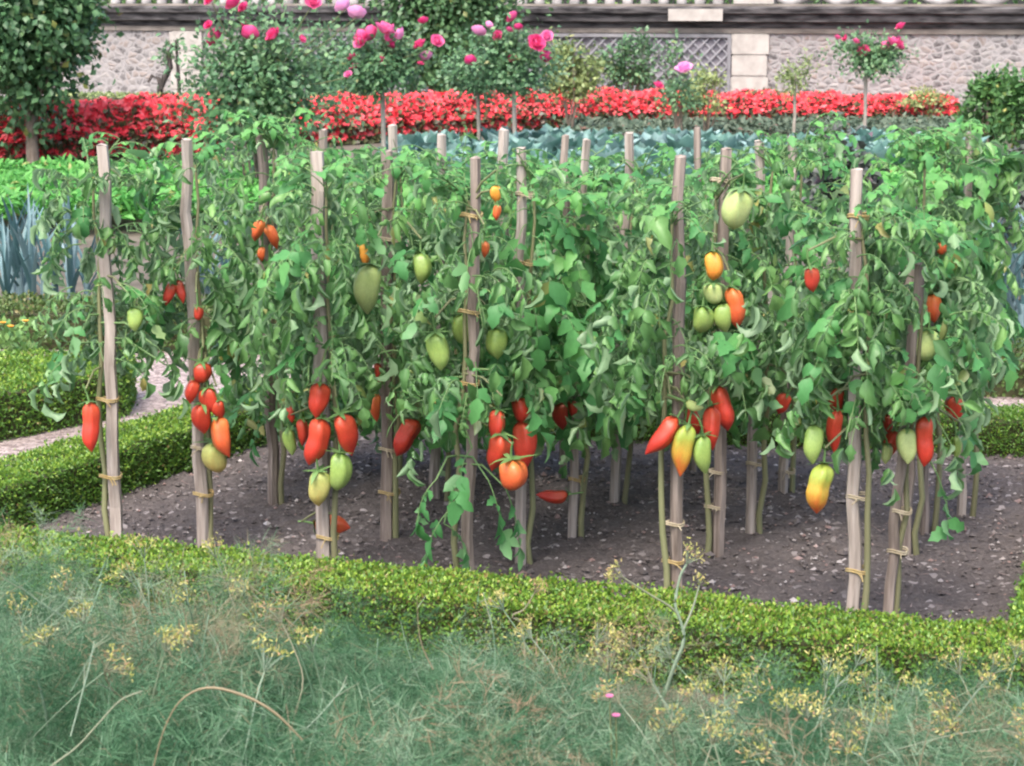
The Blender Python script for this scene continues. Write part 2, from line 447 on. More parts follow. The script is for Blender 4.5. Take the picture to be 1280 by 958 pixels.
# ------------------------------------------------------------------ clipped box hedges
def hedge(label, quad, H, dens=1.0, leaf=0.0120, mat='box_leaf', fresh=0.5, brown=0.05, group='clipped box hedges edging the beds', name='box_hedge'):
    q = np.array([[p[0], p[1]] for p in quad], float)
    area2 = sum(q[i][0] * q[(i + 1) % 4][1] - q[(i + 1) % 4][0] * q[i][1] for i in range(4))
    if area2 < 0:
        q = q[::-1]
    c = q.mean(0); base = np.array([c[0], c[1], 0.0])
    root = empty(name, base, label, 'hedge', group)
    # woody inside
    mb = MB(); ins = 0.025
    qi = []
    for i in range(4):
        a, b_, p = q[i - 1], q[(i + 1) % 4], q[i]
        d1, d2 = unit(a - p), unit(b_ - p)
        qi.append(p + (d1 + d2) * ins)
    qi = np.array(qi)
    v = [(x, y, z) for z in (0.0, H - ins) for x, y in qi]
    mb.add(v, [(0, 1, 5, 4), (1, 2, 6, 5), (2, 3, 7, 6), (3, 0, 4, 7), (4, 5, 6, 7), (3, 2, 1, 0)], None, 0, False)
    mb.build('twigs', M['twig'], root, base)
    # leaves: on every face of the clipped block
    mb = MB()
    faces = [(q[0], q[1], q[2], q[3])]
    def put(P, nrm, n, top):
        bump = np.array([noise.noise((p[0] * 9, p[1] * 9, p[2] * 9)) for p in P])
        fine = np.array([noise.noise((p[0] * 30, p[1] * 30, p[2] * 30 + 7)) for p in P])
        off = 0.014 * bump + 0.010 * fine + rng.normal(0, 0.004, n) - 0.004
        off = np.where(rng.random(n) < 0.03, off + 0.02, off)
        P = P + nrm * off[:, None]
        d = nrm * rng.uniform(.15, 1.0, (n, 1)) + rng.standard_normal((n, 3)) * 0.55 + np.array([0, 0, .25])
        nr = nrm + rng.standard_normal((n, 3)) * 0.6 + np.array([0, 0, .5])
        tint = .08 + rng.random(n) * 0.45
        patch = np.array([noise.noise((p[0] * 2.2, p[1] * 2.2, p[2] * 5)) for p in P])
        tint = np.where(rng.random(n) < (fresh if top else fresh * 0.35), 0.55 + 0.30 * rng.random(n), tint)
        br = np.where(rng.random(n) < brown * (1 + 3 * np.clip(patch, 0, 1)), rng.random(n), 0)
        leaves(mb, P, d, nr, rng.uniform(.7, 1.3, n) * leaf, rng.uniform(.7, 1.2, n) * leaf * 0.36, curl=0.5, bend=rng.normal(0, .4, n), rows=2, cols=3, prof='ovate', tint=np.stack([tint, br], 1))
    A = abs(area2) / 2
    n = int(A * 15000 * dens * (0.017 / leaf) ** 2)
    uv = rng.random((n, 2)); u_, v_ = uv[:, :1], uv[:, 1:]
    P2 = q[0] * (1 - u_) * (1 - v_) + q[1] * u_ * (1 - v_) + q[2] * u_ * v_ + q[3] * (1 - u_) * v_
    put(np.column_stack([P2, np.full(n, H)]), np.tile([0, 0, 1.0], (n, 1)), n, True)
    for i in range(4):
        a, b_ = q[i], q[(i + 1) % 4]
        e = b_ - a; ln = np.linalg.norm(e)
        nr = np.array([e[1], -e[0], 0]) / ln
        n = int(ln * H * 15000 * dens * (0.017 / leaf) ** 2)
        t_ = rng.random(n); z_ = rng.random(n) * H
        put(np.column_stack([a + e * t_[:, None], z_]), np.tile(nr, (n, 1)), n, False)
    mb.build('foliage', M[mat], root, base)
    return root

def off_quad(a, b, w):                       # a strip of width w to the right of a->b seen from above
    a, b = np.array(a), np.array(b); e = unit(b - a); nr = np.array([e[1], -e[0]])
    return [a, b, b + nr * w, a + nr * w]
def ext(a, b, ea, eb):
    e = unit(b - a); return a - e * ea, b + e * eb
HH = 0.17
a, b = ext(FLi, FRi, 0.35, 0.9)
hedge('low yellow-green clipped box hedge along the front of the tomato bed, behind the fennel', off_quad(a, b, 0.26), HH, 1.15, fresh=0.62, brown=0.16)
a, b = ext(BLi, FLi, 0.0, -0.02)
hedge('bright green clipped box hedge along the left side of the tomato bed', off_quad(a, b, 0.26)[::1] if False else off_quad(b, a, -0.26), HH + 0.015, 1.1, fresh=0.58, brown=0.02)
hedge('clipped box hedge at the right edge of the photo, running back along the bed', off_quad(*ext(FRi, BRi, -0.02, 0.0), 0.26), HH, 1.1, fresh=0.5, brown=0.03)
hedge('clipped box hedge closing the back of the tomato bed, behind the stakes', off_quad(*ext(BRi, BLi, 1.2, 0.27), 0.24), HH, 0.9, fresh=0.3, brown=0.02)
# neighbouring bed on the left: a box block with a path on both sides
l0, l1 = at(-120, 578)[:2], at(158, 522)[:2]
dv = np.array([0.36, 0.93])
hedge('thick box hedge across the pink gravel path from the left hedge', [l0, l1, at(168, 441, .2)[:2], at(-120, 437, .2)[:2]], 0.20, 0.9, leaf=0.016, fresh=0.5, brown=0.03)
f0, f1 = at(-160, 436)[:2], at(640, 448)[:2]
hedge('dull olive flat-topped hedge below the leeks at the left edge', [f0, f1, f1 + np.array([0.1, .5]), f0 + np.array([0.1, .5])], 0.20, 0.5, leaf=0.024, mat='box_leaf_far', fresh=0.2, brown=0.1)
g0, g1 = at(800, 492)[:2], at(1500, 503)[:2]
hedge('dull olive flat-topped hedge below the leeks at the right edge', [g0, g1, g1 + np.array([0.1, .5]), g0 + np.array([0.1, .5])], 0.18, 0.5, leaf=0.024, mat='box_leaf_far', fresh=0.2, brown=0.1)

# ------------------------------------------------------------------ the far wall with cornice, quoins, lattice and balustrade
W0, W1 = atY(-300, 100, 33.0)[:2], atY(1600, 100, 26.3)[:2]
WE = unit(W1 - W0); WN = np.array([WE[1], -WE[0]])     # along the wall, out of it towards the garden
WL = np.linalg.norm(W1 - W0)
def wpt(px):                                  # distance along the wall seen at a pixel column
    d = ray(px, 100)[:2]
    # solve cam + t d = W0 + s WE
    A = np.array([[d[0], -WE[0]], [d[1], -WE[1]]])
    t, s = np.linalg.solve(A, W0)
    return s
def WM(v):
    v = np.asarray(v, float)
    xy = W0 + v[:, :1] * WE + v[:, 1:2] * WN
    return np.column_stack([xy, v[:, 2]])
def wz(px, py):                               # height on the wall seen at a pixel
    s = wpt(px); p = W0 + WE * s
    return atY(px, py, p[1])[2]
zc0, zc1 = wz(640, 34), wz(640, 8)            # underside and top of the cornice
wall = empty('garden_wall', (*(W0 + WE * WL / 2), 0), 'long pale rubble stone wall with a blackened cornice behind the flower beds', 'wall')
wl = tuple(wall.location)
mb = MB(); box(mb, 0, WL, -0.45, 0, 0, zc0, M=WM); mb.build('wall_face', M['rubble'], wall, wl)
mb = MB()
prof = [(-0.5, zc0), (0.05, zc0), (0.06, zc0 + .07), (0.14, zc0 + .09), (0.15, zc0 + .19), (0.20, zc0 + .21), (0.21, zc1 - .03), (0.18, zc1), (-0.5, zc1)]
def extr(mb, prof, s0, s1, mat=0, seg=1):
    k = len(prof)
    v = WM([(s, y, z) for s in (s0, s1) for y, z in prof])
    f = [(i, (i + 1) % k, k + (i + 1) % k, k + i) for i in range(k)]
    mb.add(v, f, None, mat, False); mb.add(v[:k], [list(range(k))], None, mat, False); mb.add(v[k:], [list(range(k))[::-1]], None, mat, False)
pb0, pb1 = wpt(838), wpt(905)
extr(mb, prof, 0, WL)
mb.build('cornice', M['old_stone'], wall, wl)
mb = MB()
box(mb, pb0, pb1, 0.205, 0.235, zc0 + .10, zc1 - .035, M=WM)
o = mb.build('cornice_block', M['limestone'], wall, wl); tag(o, 'clean pale replacement block in the dark cornice')
mb = MB(); box(mb, 0, WL, -.02, 0.035, zc0 - .075, zc0 - .003, M=WM); mb.build('string_course', M['old_stone_pale'], wall, wl)
for px0, px1 in ((217, 254), (915, 959)):
    s0, s1 = wpt(px0), wpt(px1)
    mb = MB(); hgt = (zc0 - .08) / 4
    for k in range(4):
        g = 0.012
        jit = 0.02 * (k % 2)
        box(mb, s0 - jit, s1 + jit, -0.01, 0.06, k * hgt + g, (k + 1) * hgt - g, M=WM)
    box(mb, s0 + .02, s1 - .02, -0.01, 0.045, 0, zc0 - .085, M=WM)
    mb.build('pilaster', M['limestone'], wall, wl)

def trellis(label, px0, px1):
    s0, s1 = wpt(px0), wpt(px1); z0, z1 = 0.12, zc0 - .09
    root = empty('trellis_panel', (*(W0 + WE * (s0 + s1) / 2), 0), label, 'trellis', 'diagonal lattice panels on the wall')
    b = tuple(root.location)
    mb = MB(); box(mb, s0, s1, 0.004, 0.03, z0, z1, M=WM); mb.build('backing', M['slat_wall'], root, b)
    mb = MB(); sp = 0.17; h = z1 - z0
    for sgn, dep in ((1, 0.075), (-1, 0.058)):
        x = s0 - h
        while x < s1 + h:
            xa, za, xb, zb = (x, z0, x + h, z1) if sgn > 0 else (x, z1, x + h, z0)
            # clip to the panel
            pts = []
            for (xx, zz) in ((xa, za), (xb, zb)):
                pts.append([xx, zz])
            (xa, za), (xb, zb) = pts
            k = (zb - za) / (xb - xa)
            if xa < s0: za += k * (s0 - xa); xa = s0
            if xb > s1: zb += k * (s1 - xb); xb = s1
            if xb - xa > 0.03:
                w = 0.016
                v = WM([(xa - w, dep, za), (xa + w, dep, za), (xb + w, dep, zb), (xb - w, dep, zb),
                        (xa - w, dep - .014, za), (xa + w, dep - .014, za), (xb + w, dep - .014, zb), (xb - w, dep - .014, zb)])
                mb.add(v, [(0, 1, 2, 3), (7, 6, 5, 4), (0, 4, 5, 1), (1, 5, 6, 2), (2, 6, 7, 3), (3, 7, 4, 0)], None, 0, False)
            x += sp
    mb.build('lattice', M['baluster'] if False else M['slat_light'], root, b)
    mb = MB()
    for (x0, x1, a0, a1) in ((s0, s1, z1 - .05, z1), (s0, s1, z0, z0 + .05)):
        box(mb, x0, x1, 0.032, 0.095, a0, a1, M=WM)
    for x0 in (s0, s1 - .05):
        box(mb, x0, x0 + .05, 0.032, 0.093, z0 + .052, z1 - .052, M=WM)
    mb.build('frame', M['slat'], root, b)
M['slat_light'] = solid('weathered_slats', (0.22, 0.22, 0.24), (0.32, 0.32, 0.34), 5, 0.8)
trellis('grey diagonal lattice panel between the big green bush and the pale stone pilaster', 640, 914)
trellis('grey diagonal lattice panel half covered by climbing roses, left of the big green bush', 340, 560)

bal = empty('balustrade', (*(W0 + WE * WL / 2), zc1), 'pale stone balustrade with small balusters and carved rings on top of the wall', 'balustrade')
bz = tuple(bal.location)
mb = MB(); box(mb, 0, WL, -0.30, 0.05, zc1 + .75, zc1 + .90, M=WM); mb.build('handrail', M['baluster'], bal, bz)
mb = MB(); box(mb, 0, WL, -0.28, 0.03, zc1 + .002, zc1 + .035, M=WM); mb.build('plinth', M['old_stone_pale'], bal, bz)
s = wpt(-60)
lath = [(0.0, .075), (.05, .08), (.07, .05), (.2, .085), (.35, .07), (.5, .04), (.62, .045), (.66, .07), (.71, .075)]
while s < wpt(900):
    p = W0 + WE * s - WN * .12
    mb = MB(); tube(mb, [(p[0], p[1], zc1 + .036 + z) for z, r in lath], [r for z, r in lath], 10)
    mb.build('baluster', M['baluster'], bal, bz); s += 0.27
s = wpt(985)
mb = MB(); box(mb, wpt(915), wpt(965), -.27, .02, zc1 + .04, zc1 + .74, M=WM); mb.build('pedestal', M['limestone'], bal, bz)
while s < wpt(1420):
    c = W0 + WE * s - WN * .12
    th = np.linspace(0, 2 * np.pi, 25)
    ring = np.array([(c[0] + WE[0] * .33 * math.cos(q), c[1] + WE[1] * .33 * math.cos(q), zc1 + .395 + .34 * math.sin(q)) for q in th])
    mb = MB(); tube(mb, ring, 0.055, 8, cap=False); mb.build('ring', M['baluster'], bal, bz); s += 0.70
sheet('terrace', [tuple(W0 - WN * .46), tuple(W1 - WN * .46), tuple(W1 - WN * 14), tuple(W0 - WN * 14)], M['earth'], zc1 - .05)
p0, p1 = W0 - WN * 1.8, W1 - WN * 1.8
def crown_pts(n, c, r, clumps=40, shell=0.55, rs=0.22, power=1.0):
    """n leaf places in uneven clumps that fill an ellipsoid"""
    r = np.asarray(r) * .76
    d = unit(rng.standard_normal((clumps, 3)))
    rad = shell + (1 - shell) * rng.random((clumps, 1)) ** 0.5
    cc = d * rad * (1 + 0.12 * rng.standard_normal((clumps, 1)))
    k = rng.integers(0, clumps, n)
    P = cc[k] + rng.standard_normal((n, 3)) * rs * (0.6 + 0.8 * rng.random((clumps, 1)))[k]
    out = unit(P + 1e-6)
    return np.asarray(c) + P * np.asarray(r), unit(out * np.asarray(r)), k
def crown(mb, n, c, r, size, clumps=40, shell=0.55, rs=0.22, tint_lo=0.0, tint_hi=1.0, accent=0.04, mat=0, wid=0.32, rows=2, up=0.4):
    P, o, k = crown_pts(n, c, r, clumps, shell, rs)
    ct = rng.random(clumps)
    tint = tint_lo + (tint_hi - tint_lo) * np.clip(0.55 * ct[k] + 0.45 * rng.random(n), 0, 1)
    ac = np.where(rng.random(n) < accent, rng.random(n), 0)
    d = o + rng.standard_normal((n, 3)) * 0.8 + np.array([0, 0, -0.15])
    nr = o * 0.8 + np.array([0, 0, up]) + rng.standard_normal((n, 3)) * 0.45
    leaves(mb, P, d, nr, rng.uniform(.7, 1.25, n) * size, rng.uniform(.75, 1.2, n) * size * wid, curl=0.4, bend=rng.normal(.4, .4, n), rows=rows, cols=3, tint=np.stack([tint, ac], 1), mat=mat)
    return P

# greenery seen between the balusters on the terrace
th = empty('terrace_shrubs', (*((p0 + p1) / 2), zc1 - .05), 'green shrubs with red flowers glimpsed between the balusters above the wall', 'shrubs')
mb = MB()
n = 9000
t_ = rng.random(n) * 0.8 + 0.08
P = np.column_stack([W0 + WE * (t_ * WL)[:, None] - WN * (1.3 + 1.0 * rng.random(n))[:, None], zc1 + rng.random(n) * 1.0 - .05])
leaves(mb, P, rng.standard_normal((n, 3)) + [0, 0, .4], rng.standard_normal((n, 3)) + [0, 0, 1], rng.uniform(.06, .13, n), .03, curl=.4, rows=2, tint=np.stack([rng.random(n), np.zeros(n)], 1))
mb.build('foliage', M['shrub_leaf'], th, tuple(th.location))

# ------------------------------------------------------------------ trees and shrubs near the wall
def tree(name, label, base, H, r, trunk_h, trunk_r, n, size, mat, clumps=60, shell=0.5, rs=0.2, cat='tree', group=None, cz=None, tint=(0, 1), accent=0.03, bark='bark', wid=0.36):
    root = empty(name, base, label, cat, group); b = np.array(base, float)
    c = b + np.array([0, 0, cz if cz else (trunk_h + H) / 2])
    mb = MB()
    lean = rng.normal(0, .02, 2)
    pts = [b, b + [lean[0], lean[1], trunk_h * .6], b + [lean[0] * .4, lean[1], trunk_h + .1], c]
    tube(mb, pts, [trunk_r * 1.25, trunk_r, trunk_r * .9, trunk_r * .4], 9)
    for k in range(9):
        dd = unit(rng.standard_normal(3) * [1, 1, .6] + [0, 0, .3])
        e = c + dd * np.array(r) * .75
        st = b + [0, 0, trunk_h * (.95 + .4 * rng.random())]
        mid = (st + e) / 2 + rng.normal(0, .04, 3)
        tube(mb, [st, mid, e], [trunk_r * .45, trunk_r * .3, trunk_r * .12], 5)
    mb.build('trunk', M[bark], root, b)
    mb = MB(); crown(mb, n, c, r, size, clumps, shell, rs, tint[0], tint[1], accent, wid=wid)
    mb.build('crown', M[mat], root, b)
    return root

# the dense tree at the upper left and the conical one at the wall
B = at(46, 222); 
def gnd(px, Y): 
    p = atY(px, 300, Y); return np.array([p[0], p[1], 0.0])
bt = gnd(46, 19.6)
tree('broadleaf_tree', 'dense dark green tree with rounded leaves at the upper left corner', bt, 3.2, (.80, .70, 1.36), .50, .06, 17000, .092, 'tree_leaf', 120, .35, .2, cz=1.74)
bt = gnd(563, 26.6)
tree('conical_bush', 'tall dense green bush against the wall, above the middle of the begonias', bt, 3.2, (1.05, .7, 1.7), .25, .07, 20000, .09, 'tree_leaf', 130, .3, .2, cz=1.75, tint=(.2, 1))
# climbing shrub growing over the left lattice
def shrub(name, label, px, Y, zc, r, n, size, mat, cat='shrub', group=None, clumps=30, tint=(0, 1), accent=.04, shell=.4, rs=.25, stems=7):
    b = gnd(px, Y); root = empty(name, b, label, cat, group)
    mb = MB()
    for k in range(stems):
        e = b + np.array([r[0] * rng.uniform(-.6, .6), r[1] * rng.uniform(-.6, .6), zc + r[2] * rng.uniform(-.2, .7)])
        tube(mb, [b + np.append(rng.normal(0, .03, 2), 0), (b + e) / 2 + rng.normal(0, .03, 3), e], [.012, .009, .004], 5)
    mb.build('stems', M['bark'], root, b)
    mb = MB(); crown(mb, n, b + [0, 0, zc], r, size, clumps, shell, rs, tint[0], tint[1], accent); mb.build('foliage', M[mat], root, b)
    return root
shrub('climbing_shrub', 'loose dark green climber over the left lattice panel, under the cornice', 425, 29.0, .72, (.75, .3, .55), 3200, .08, 'rose_leaf', tint=(0, .8))
shrub('climbing_shrub', 'dark green climber over the right lattice panel beside the pale bush', 785, 27.2, .80, (.42, .25, .46), 1700, .075, 'rose_leaf', tint=(0, .9), clumps=22)
shrub('climbing_shrub', 'thin green climber reaching the cornice just left of the right pilaster', 845, 27.4, .6, (.36, .2, .55), 450, .08, 'rose_leaf', tint=(.2, 1), clumps=14, rs=.3)
shrub('pale_bush', 'yellowish green bush without flowers in front of the lattice', 712, 24.3, .84, (.42, .35, .36), 2200, .07, 'pale_leaf', tint=(0, .85))
shrub('pale_bush', 'pale greyish green bush with one light pink bloom right of the lattice', 878, 24.0, .62, (.3, .3, .3), 900, .06, 'pale_leaf', tint=(.1, .9), clumps=16)
def wallhedge():
    a, b_ = gnd(70, 24.5)[:2], gnd(232, 24.0)[:2]
    hedge('pale green low hedge at the wall foot right of the dark tree', [a, b_, b_ + [0, .7], a + [0, .7]], .50, .35, leaf=.06, mat='pale_leaf', fresh=.3, group=None, name='low_hedge')
wallhedge()
# yellow-green low plants along the back of the begonia strip
for i, (px, Y) in enumerate(((180, 22.3), (392, 25.6), (438, 26.2), (812, 27.3), (955, 27.0), (1150, 26.6))):
    shrub('low_plant', ['yellow-green low plant behind the left begonias below the low hedge', 'yellow-green low plant behind the begonias right of the large rose bush', 'yellow-green low plant behind the begonias left of the grey rose trunk',
                        'yellow-green low plant at the foot of the lattice', 'yellow-green low plant at the foot of the pale pilaster', 'yellow-green low plant at the wall foot, right of the small rose tree'][i],
          px, Y, .33, (.46, .2, .17), 500, .06, 'pale_leaf', cat='plant', group='yellow-green plants behind the begonias', clumps=14, tint=(.3, 1), stems=4)
# bare twisting vine trained on the wall beside the left pilaster
def vine():
    b = gnd(205, 28.6); root = empty('wall_vine', b, 'dark twisted bare vine trunk beside the left pilaster', 'vine')
    mb = MB()
    Yv = 28.6
    tr = [atY(x, y, Yv) for x, y in ((208, 150), (203, 128), (200, 112), (206, 97), (213, 84), (211, 70), (216, 55))]
    tube(mb, tr, [.06, .055, .05, .05, .045, .04, .025], 7)
    tube(mb, [atY(x, y, Yv - .05) for x, y in ((202, 112), (198, 98), (190, 95), (185, 103))], [.04, .035, .03, .02], 6)
    tube(mb, [atY(x, y, Yv) for x, y in ((222, 150), (224, 110), (222, 80), (220, 50))], [.035, .03, .028, .02], 6)
    mb.build('trunk', M['dark_vine'], root, b)
    mb = MB(); crown(mb, 110, atY(214, 62, Yv), (.25, .15, .25), .08, 12); mb.build('foliage', M['rose_leaf'], root, b)
vine()
for px, Y, lab in ((1226, 21.5, 'upright bushy green shrub at the right end of the begonias'), (1268, 20.5, 'bushy green shrub at the right edge of the photo, above the kale')):
    shrub('green_shrub', lab, px, Y, .55, (.26, .26, .42), 2200, .075, 'shrub_leaf', group='bushy green shrubs on the right', clumps=30, tint=(0, .7))

# ------------------------------------------------------------------ roses
def blossom_mesh(variant):
    mb = MB()
    for ring_, (k, el, L, W, cu) in enumerate(((5, .25, .052, .036, .8), (5, .75, .05, .033, 1.0), (4, 1.15, .044, .027, 1.2), (3, 1.4, .036, .02, 1.4))):
        ang = np.arange(k) * 2 * np.pi / k + ring_ * .6 + variant
        d = np.stack([np.cos(ang) * math.cos(el), np.sin(ang) * math.cos(el), np.full(k, math.sin(el))], 1)
        n = np.stack([-np.cos(ang) * math.sin(el), -np.sin(ang) * math.sin(el), np.full(k, math.cos(el))], 1)
        leaves(mb, d * .004, d, n, L, W, curl=cu, bend=-.6, rows=4, cols=4, prof='petal', tint=np.stack([rng.random(k) * .6 + (.1 * ring_), np.full(k, 0.0)], 1))
    return mb
BLOSSOM = None
def rose(label, px, Y, zc, r, trunk, n, size, blooms, mat='rose_leaf', tint=(0, 1), clumps=26, accent=.04, name='rose_tree', group='rose bushes', shell=.4, rs=.27):
    """blooms: (px, py, photo px across, paleness)"""
    n = int(n * 1.1); rs = rs * 1.3
    b = gnd(px, Y); root = empty(name, b, label, 'rose bush', group)
    c = b + np.array([0, 0, zc])
    mb = MB()
    if trunk:
        tube(mb, [b, b + [.01, 0, zc * .4], b + [0, .01, zc - r[2] * .7], c], [trunk * 1.1, trunk, trunk, trunk * .5], 8)
    else:
        for k in range(6):
            e = c + rng.uniform(-.5, .5, 3) * r
            tube(mb, [b + np.append(rng.normal(0, .05, 2), 0), (b + e) / 2, e], [.014, .011, .006], 5)
    mb.build('trunk', M['bark_pale'] if trunk else M['bark'], root, b)
    mb = MB(); crown(mb, n, c, r, size, clumps, shell, rs, tint[0], tint[1], accent, wid=.34)
    sm = MB()
    spots = []
    for (x, y, w, pale) in blooms:
        p = atY(x, y, Y - r[1] * rng.uniform(.35, .95))
        spots.append((p, w, pale))
        dv_ = p - c
        q = c + dv_ * .35
        mid = (p + q) / 2 + [0, 0, -.03]
        tube(sm, [q, mid, p - [0, 0, .01]], [.007, .005, .004], 5)
        k = 22
        tt = rng.random((k, 1))
        leaves(mb, q * (1 - tt) + (p - [0, 0, .05]) * tt + rng.normal(0, .03, (k, 3)), rng.standard_normal((k, 3)), rng.standard_normal((k, 3)) + [0, -.5, .8], size, size * .34, curl=.4, rows=2,
               tint=np.stack([rng.random(k), np.zeros(k)], 1))
    mb.build('crown', M[mat], root, b)
    if blooms:
        sm.build('flower_stems', M['stem'], root, b)
    for (p, w, pale) in spots:
        bm = blossom_mesh(rng.random() * 6)
        if pale:
            bm.c = [np.column_stack([c_[:, 0], np.full(len(c_), pale)]) for c_ in bm.c]
        o = bm.build('blossom', M['rose_petal'], root)
        o.location = tuple(p - b); s_ = w * PXM(Y) / .088 * 1.32
        o.scale = (s_, s_, s_)
        o.rotation_euler = (R(rng.uniform(15, 75)), R(rng.uniform(-25, 25)), rng.random() * 6)
        if pale: tag(o, 'light pink blossom')
    return root
rose('large straggly rose bush with hot pink blooms in front of the left pilaster', 325, 15.6, 1.0, (.54, .42, .48), 0, 5200, .060,
     [(265, 2, 12, 0), (296, 7, 17, 0), (307, 12, 12, 0), (274, 50, 19, 0), (311, 45, 16, 0), (345, 47, 16, 0), (390, 5, 15, .25), (432, 10, 16, .9), (445, 21, 17, .85), (262, 33, 9, 0), (376, 50, 8, .2), (308, 30, 8, 0), (436, 95, 0.1 + 8, .5)],
     tint=(.1, .95), name='rose_bush', clumps=40, rs=.3)
rose('standard rose on a straight grey trunk with a crowded head of hot pink blooms', 480, 17.8, 1.10, (.42, .34, .28), .022, 2300, .055,
     [(456, 52, 18, .2), (466, 45, 16, .1), (478, 42, 19, .3), (482, 55, 15, 0), (504, 46, 15, .7), (449, 45, 10, .1), (492, 40, 12, .4), (527, 59, 13, 0), (545, 54, 13, .3), (534, 74, 13, .6), (472, 78, 13, 0), (442, 76, 12, 0), (444, 86, 9, .1), (530, 29, 10, 0), (525, 82, 7, 0)], tint=(0, .8), name='standard_rose')
rose('leafy standard rose with scattered pink and red blooms, right of the crowded one', 642, 19.0, 1.10, (.46, .36, .34), .022, 2600, .056,
     [(597, 43, 14, .75), (610, 33, 8, .7), (643, 24, 12, 0), (648, 36, 8, 0), (668, 57, 17, .05), (684, 48, 12, .5), (682, 72, 11, 0), (588, 78, 11, 0), (641, 75, 9, 0), (624, 46, 10, .1), (636, 40, 8, .1)], tint=(.1, .9), name='standard_rose')
rose('dark leafy rose without blooms between two flowering standard roses', 598, 19.6, .98, (.34, .3, .24), .02, 1600, .056, [], tint=(0, .7), name='standard_rose')
rose('small rose tree with a heart-shaped head and pink blooms before the pale rubble wall', 1075, 22.6, 1.02, (.44, .34, .30), .022, 1500, .058,
     [(1080, 67, 13, 0), (1114, 57, 14, .1), (1108, 60, 11, .1), (1120, 54, 11, .2), (1046, 49, 7, .1), (1058, 49, 7, 0), (1069, 54, 8, .1), (1127, 36, 10, 0), (1124, 60, 8, .1)], tint=(.1, 1), name='standard_rose', clumps=22, rs=.26)
rose('thin pale rose tree with hardly any leaves right of the pilaster', 988, 23.5, .82, (.22, .2, .24), .02, 420, .05, [], mat='pale_leaf', tint=(0, .7), clumps=14, name='standard_rose')
rose('small rose with one light pink bloom and a red bloom at the lattice foot', 845, 23.2, .58, (.25, .25, .25), 0, 600, .055, [(856, 91, 17, .95), (822, 110, 10, 0)], name='rose_bush', clumps=14)

# ------------------------------------------------------------------ begonias: red masses too thick to count
def begonias(label, quad, h0, h1, nf, fs):
    q = np.array(quad); mb = MB()
    cells = 46
    def top(u, v):
        hh = h0 + (h1 - h0) * u
        return hh * (1 - .55 * np.abs(2 * v - 1) ** 3.0)
    def surf(n, lo):
        u = rng.random(n); v = rng.random(n)
        P2 = q[0] * ((1 - u) * (1 - v))[:, None] + q[1] * (u * (1 - v))[:, None] + q[2] * (u * v)[:, None] + q[3] * ((1 - u) * v)[:, None]
        bump = np.array([noise.noise((p[0] * 2.6, p[1] * 2.6, 1)) for p in P2]) + .6 * np.array([noise.noise((p[0] * 7, p[1] * 7, 4)) for p in P2])
        zt = top(u, v) * (1 + .18 * bump)
        front = rng.random(n) < .42
        z = np.where(front, zt * rng.uniform(lo, 1, n), zt * rng.uniform(.86, 1.03, n))
        # the front side of the mass
        P2 = np.where(front[:, None], q[0] * (1 - u)[:, None] + q[1] * u[:, None] + (q[3] - q[0]) * ((v * .12) + .16 * (z / np.maximum(zt, .05)) ** 2)[:, None], P2)
        return np.column_stack([P2, z]), front
    n = int(nf * 1.6)
    P, fr = surf(n, .03)
    P[:, 2] -= .04
    P[:, 2] = np.maximum(P[:, 2], .02)
    leaves(mb, P, rng.standard_normal((n, 3)) + [0, -.4, .1], rng.standard_normal((n, 3)) * .5 + [0, -.5, .8], rng.uniform(.06, .11, n), .035, curl=.4, bend=.5, rows=2, tint=np.stack([rng.random(n), np.zeros(n)], 1), mat=0)
    P, fr = surf(nf, .22)
    # each flower: four open petals
    face = unit(np.where(fr[:, None], [0, -1, .35], [0, -.5, 1]) + rng.standard_normal((nf, 3)) * .4)
    a = unit(np.cross(face, rng.standard_normal((nf, 3)))); b_ = np.cross(face, a)
    tn = np.clip(rng.normal(.45, .28, nf), 0, 1)
    for k in range(4):
        d = a * math.cos(k * math.pi / 2) + b_ * math.sin(k * math.pi / 2) + face * .25
        leaves(mb, P, d, face, fs * rng.uniform(.8, 1.2, nf) * (1 if k % 2 else .72), fs * .42, curl=.3, bend=.3, rows=2, prof='petal', tint=np.stack([tn, np.zeros(nf)], 1), mat=1)
    return tag(mb.build('begonia_bed', [M['begonia_leaf'], M['begonia_flower']]), label, 'begonias', kind='stuff')
b0, b1 = at(-90, 214)[:2], at(268, 200)[:2]
begonias('thick red begonia bed at the left under the dark tree', [b0, b1, b1 + [.1, 1.5], b0 + [.1, 1.5]], .62, .60, 8500, .044)
b0, b1 = at(372, 186)[:2], at(760, 160)[:2]
begonias('red begonia bed in the middle behind the blue-green cabbages', [b0, b1, b1 + [0, 1.5], b0 + [0, 1.5]], .53, .46, 8800, .044)
b0, b1 = at(720, 160)[:2], at(1200, 157)[:2]
begonias('thin red begonia bed on the right at the foot of the rubble wall', [b0, b1, b1 + [0, 1.0], b0 + [0, 1.2]], .46, .36, 8500, .043)

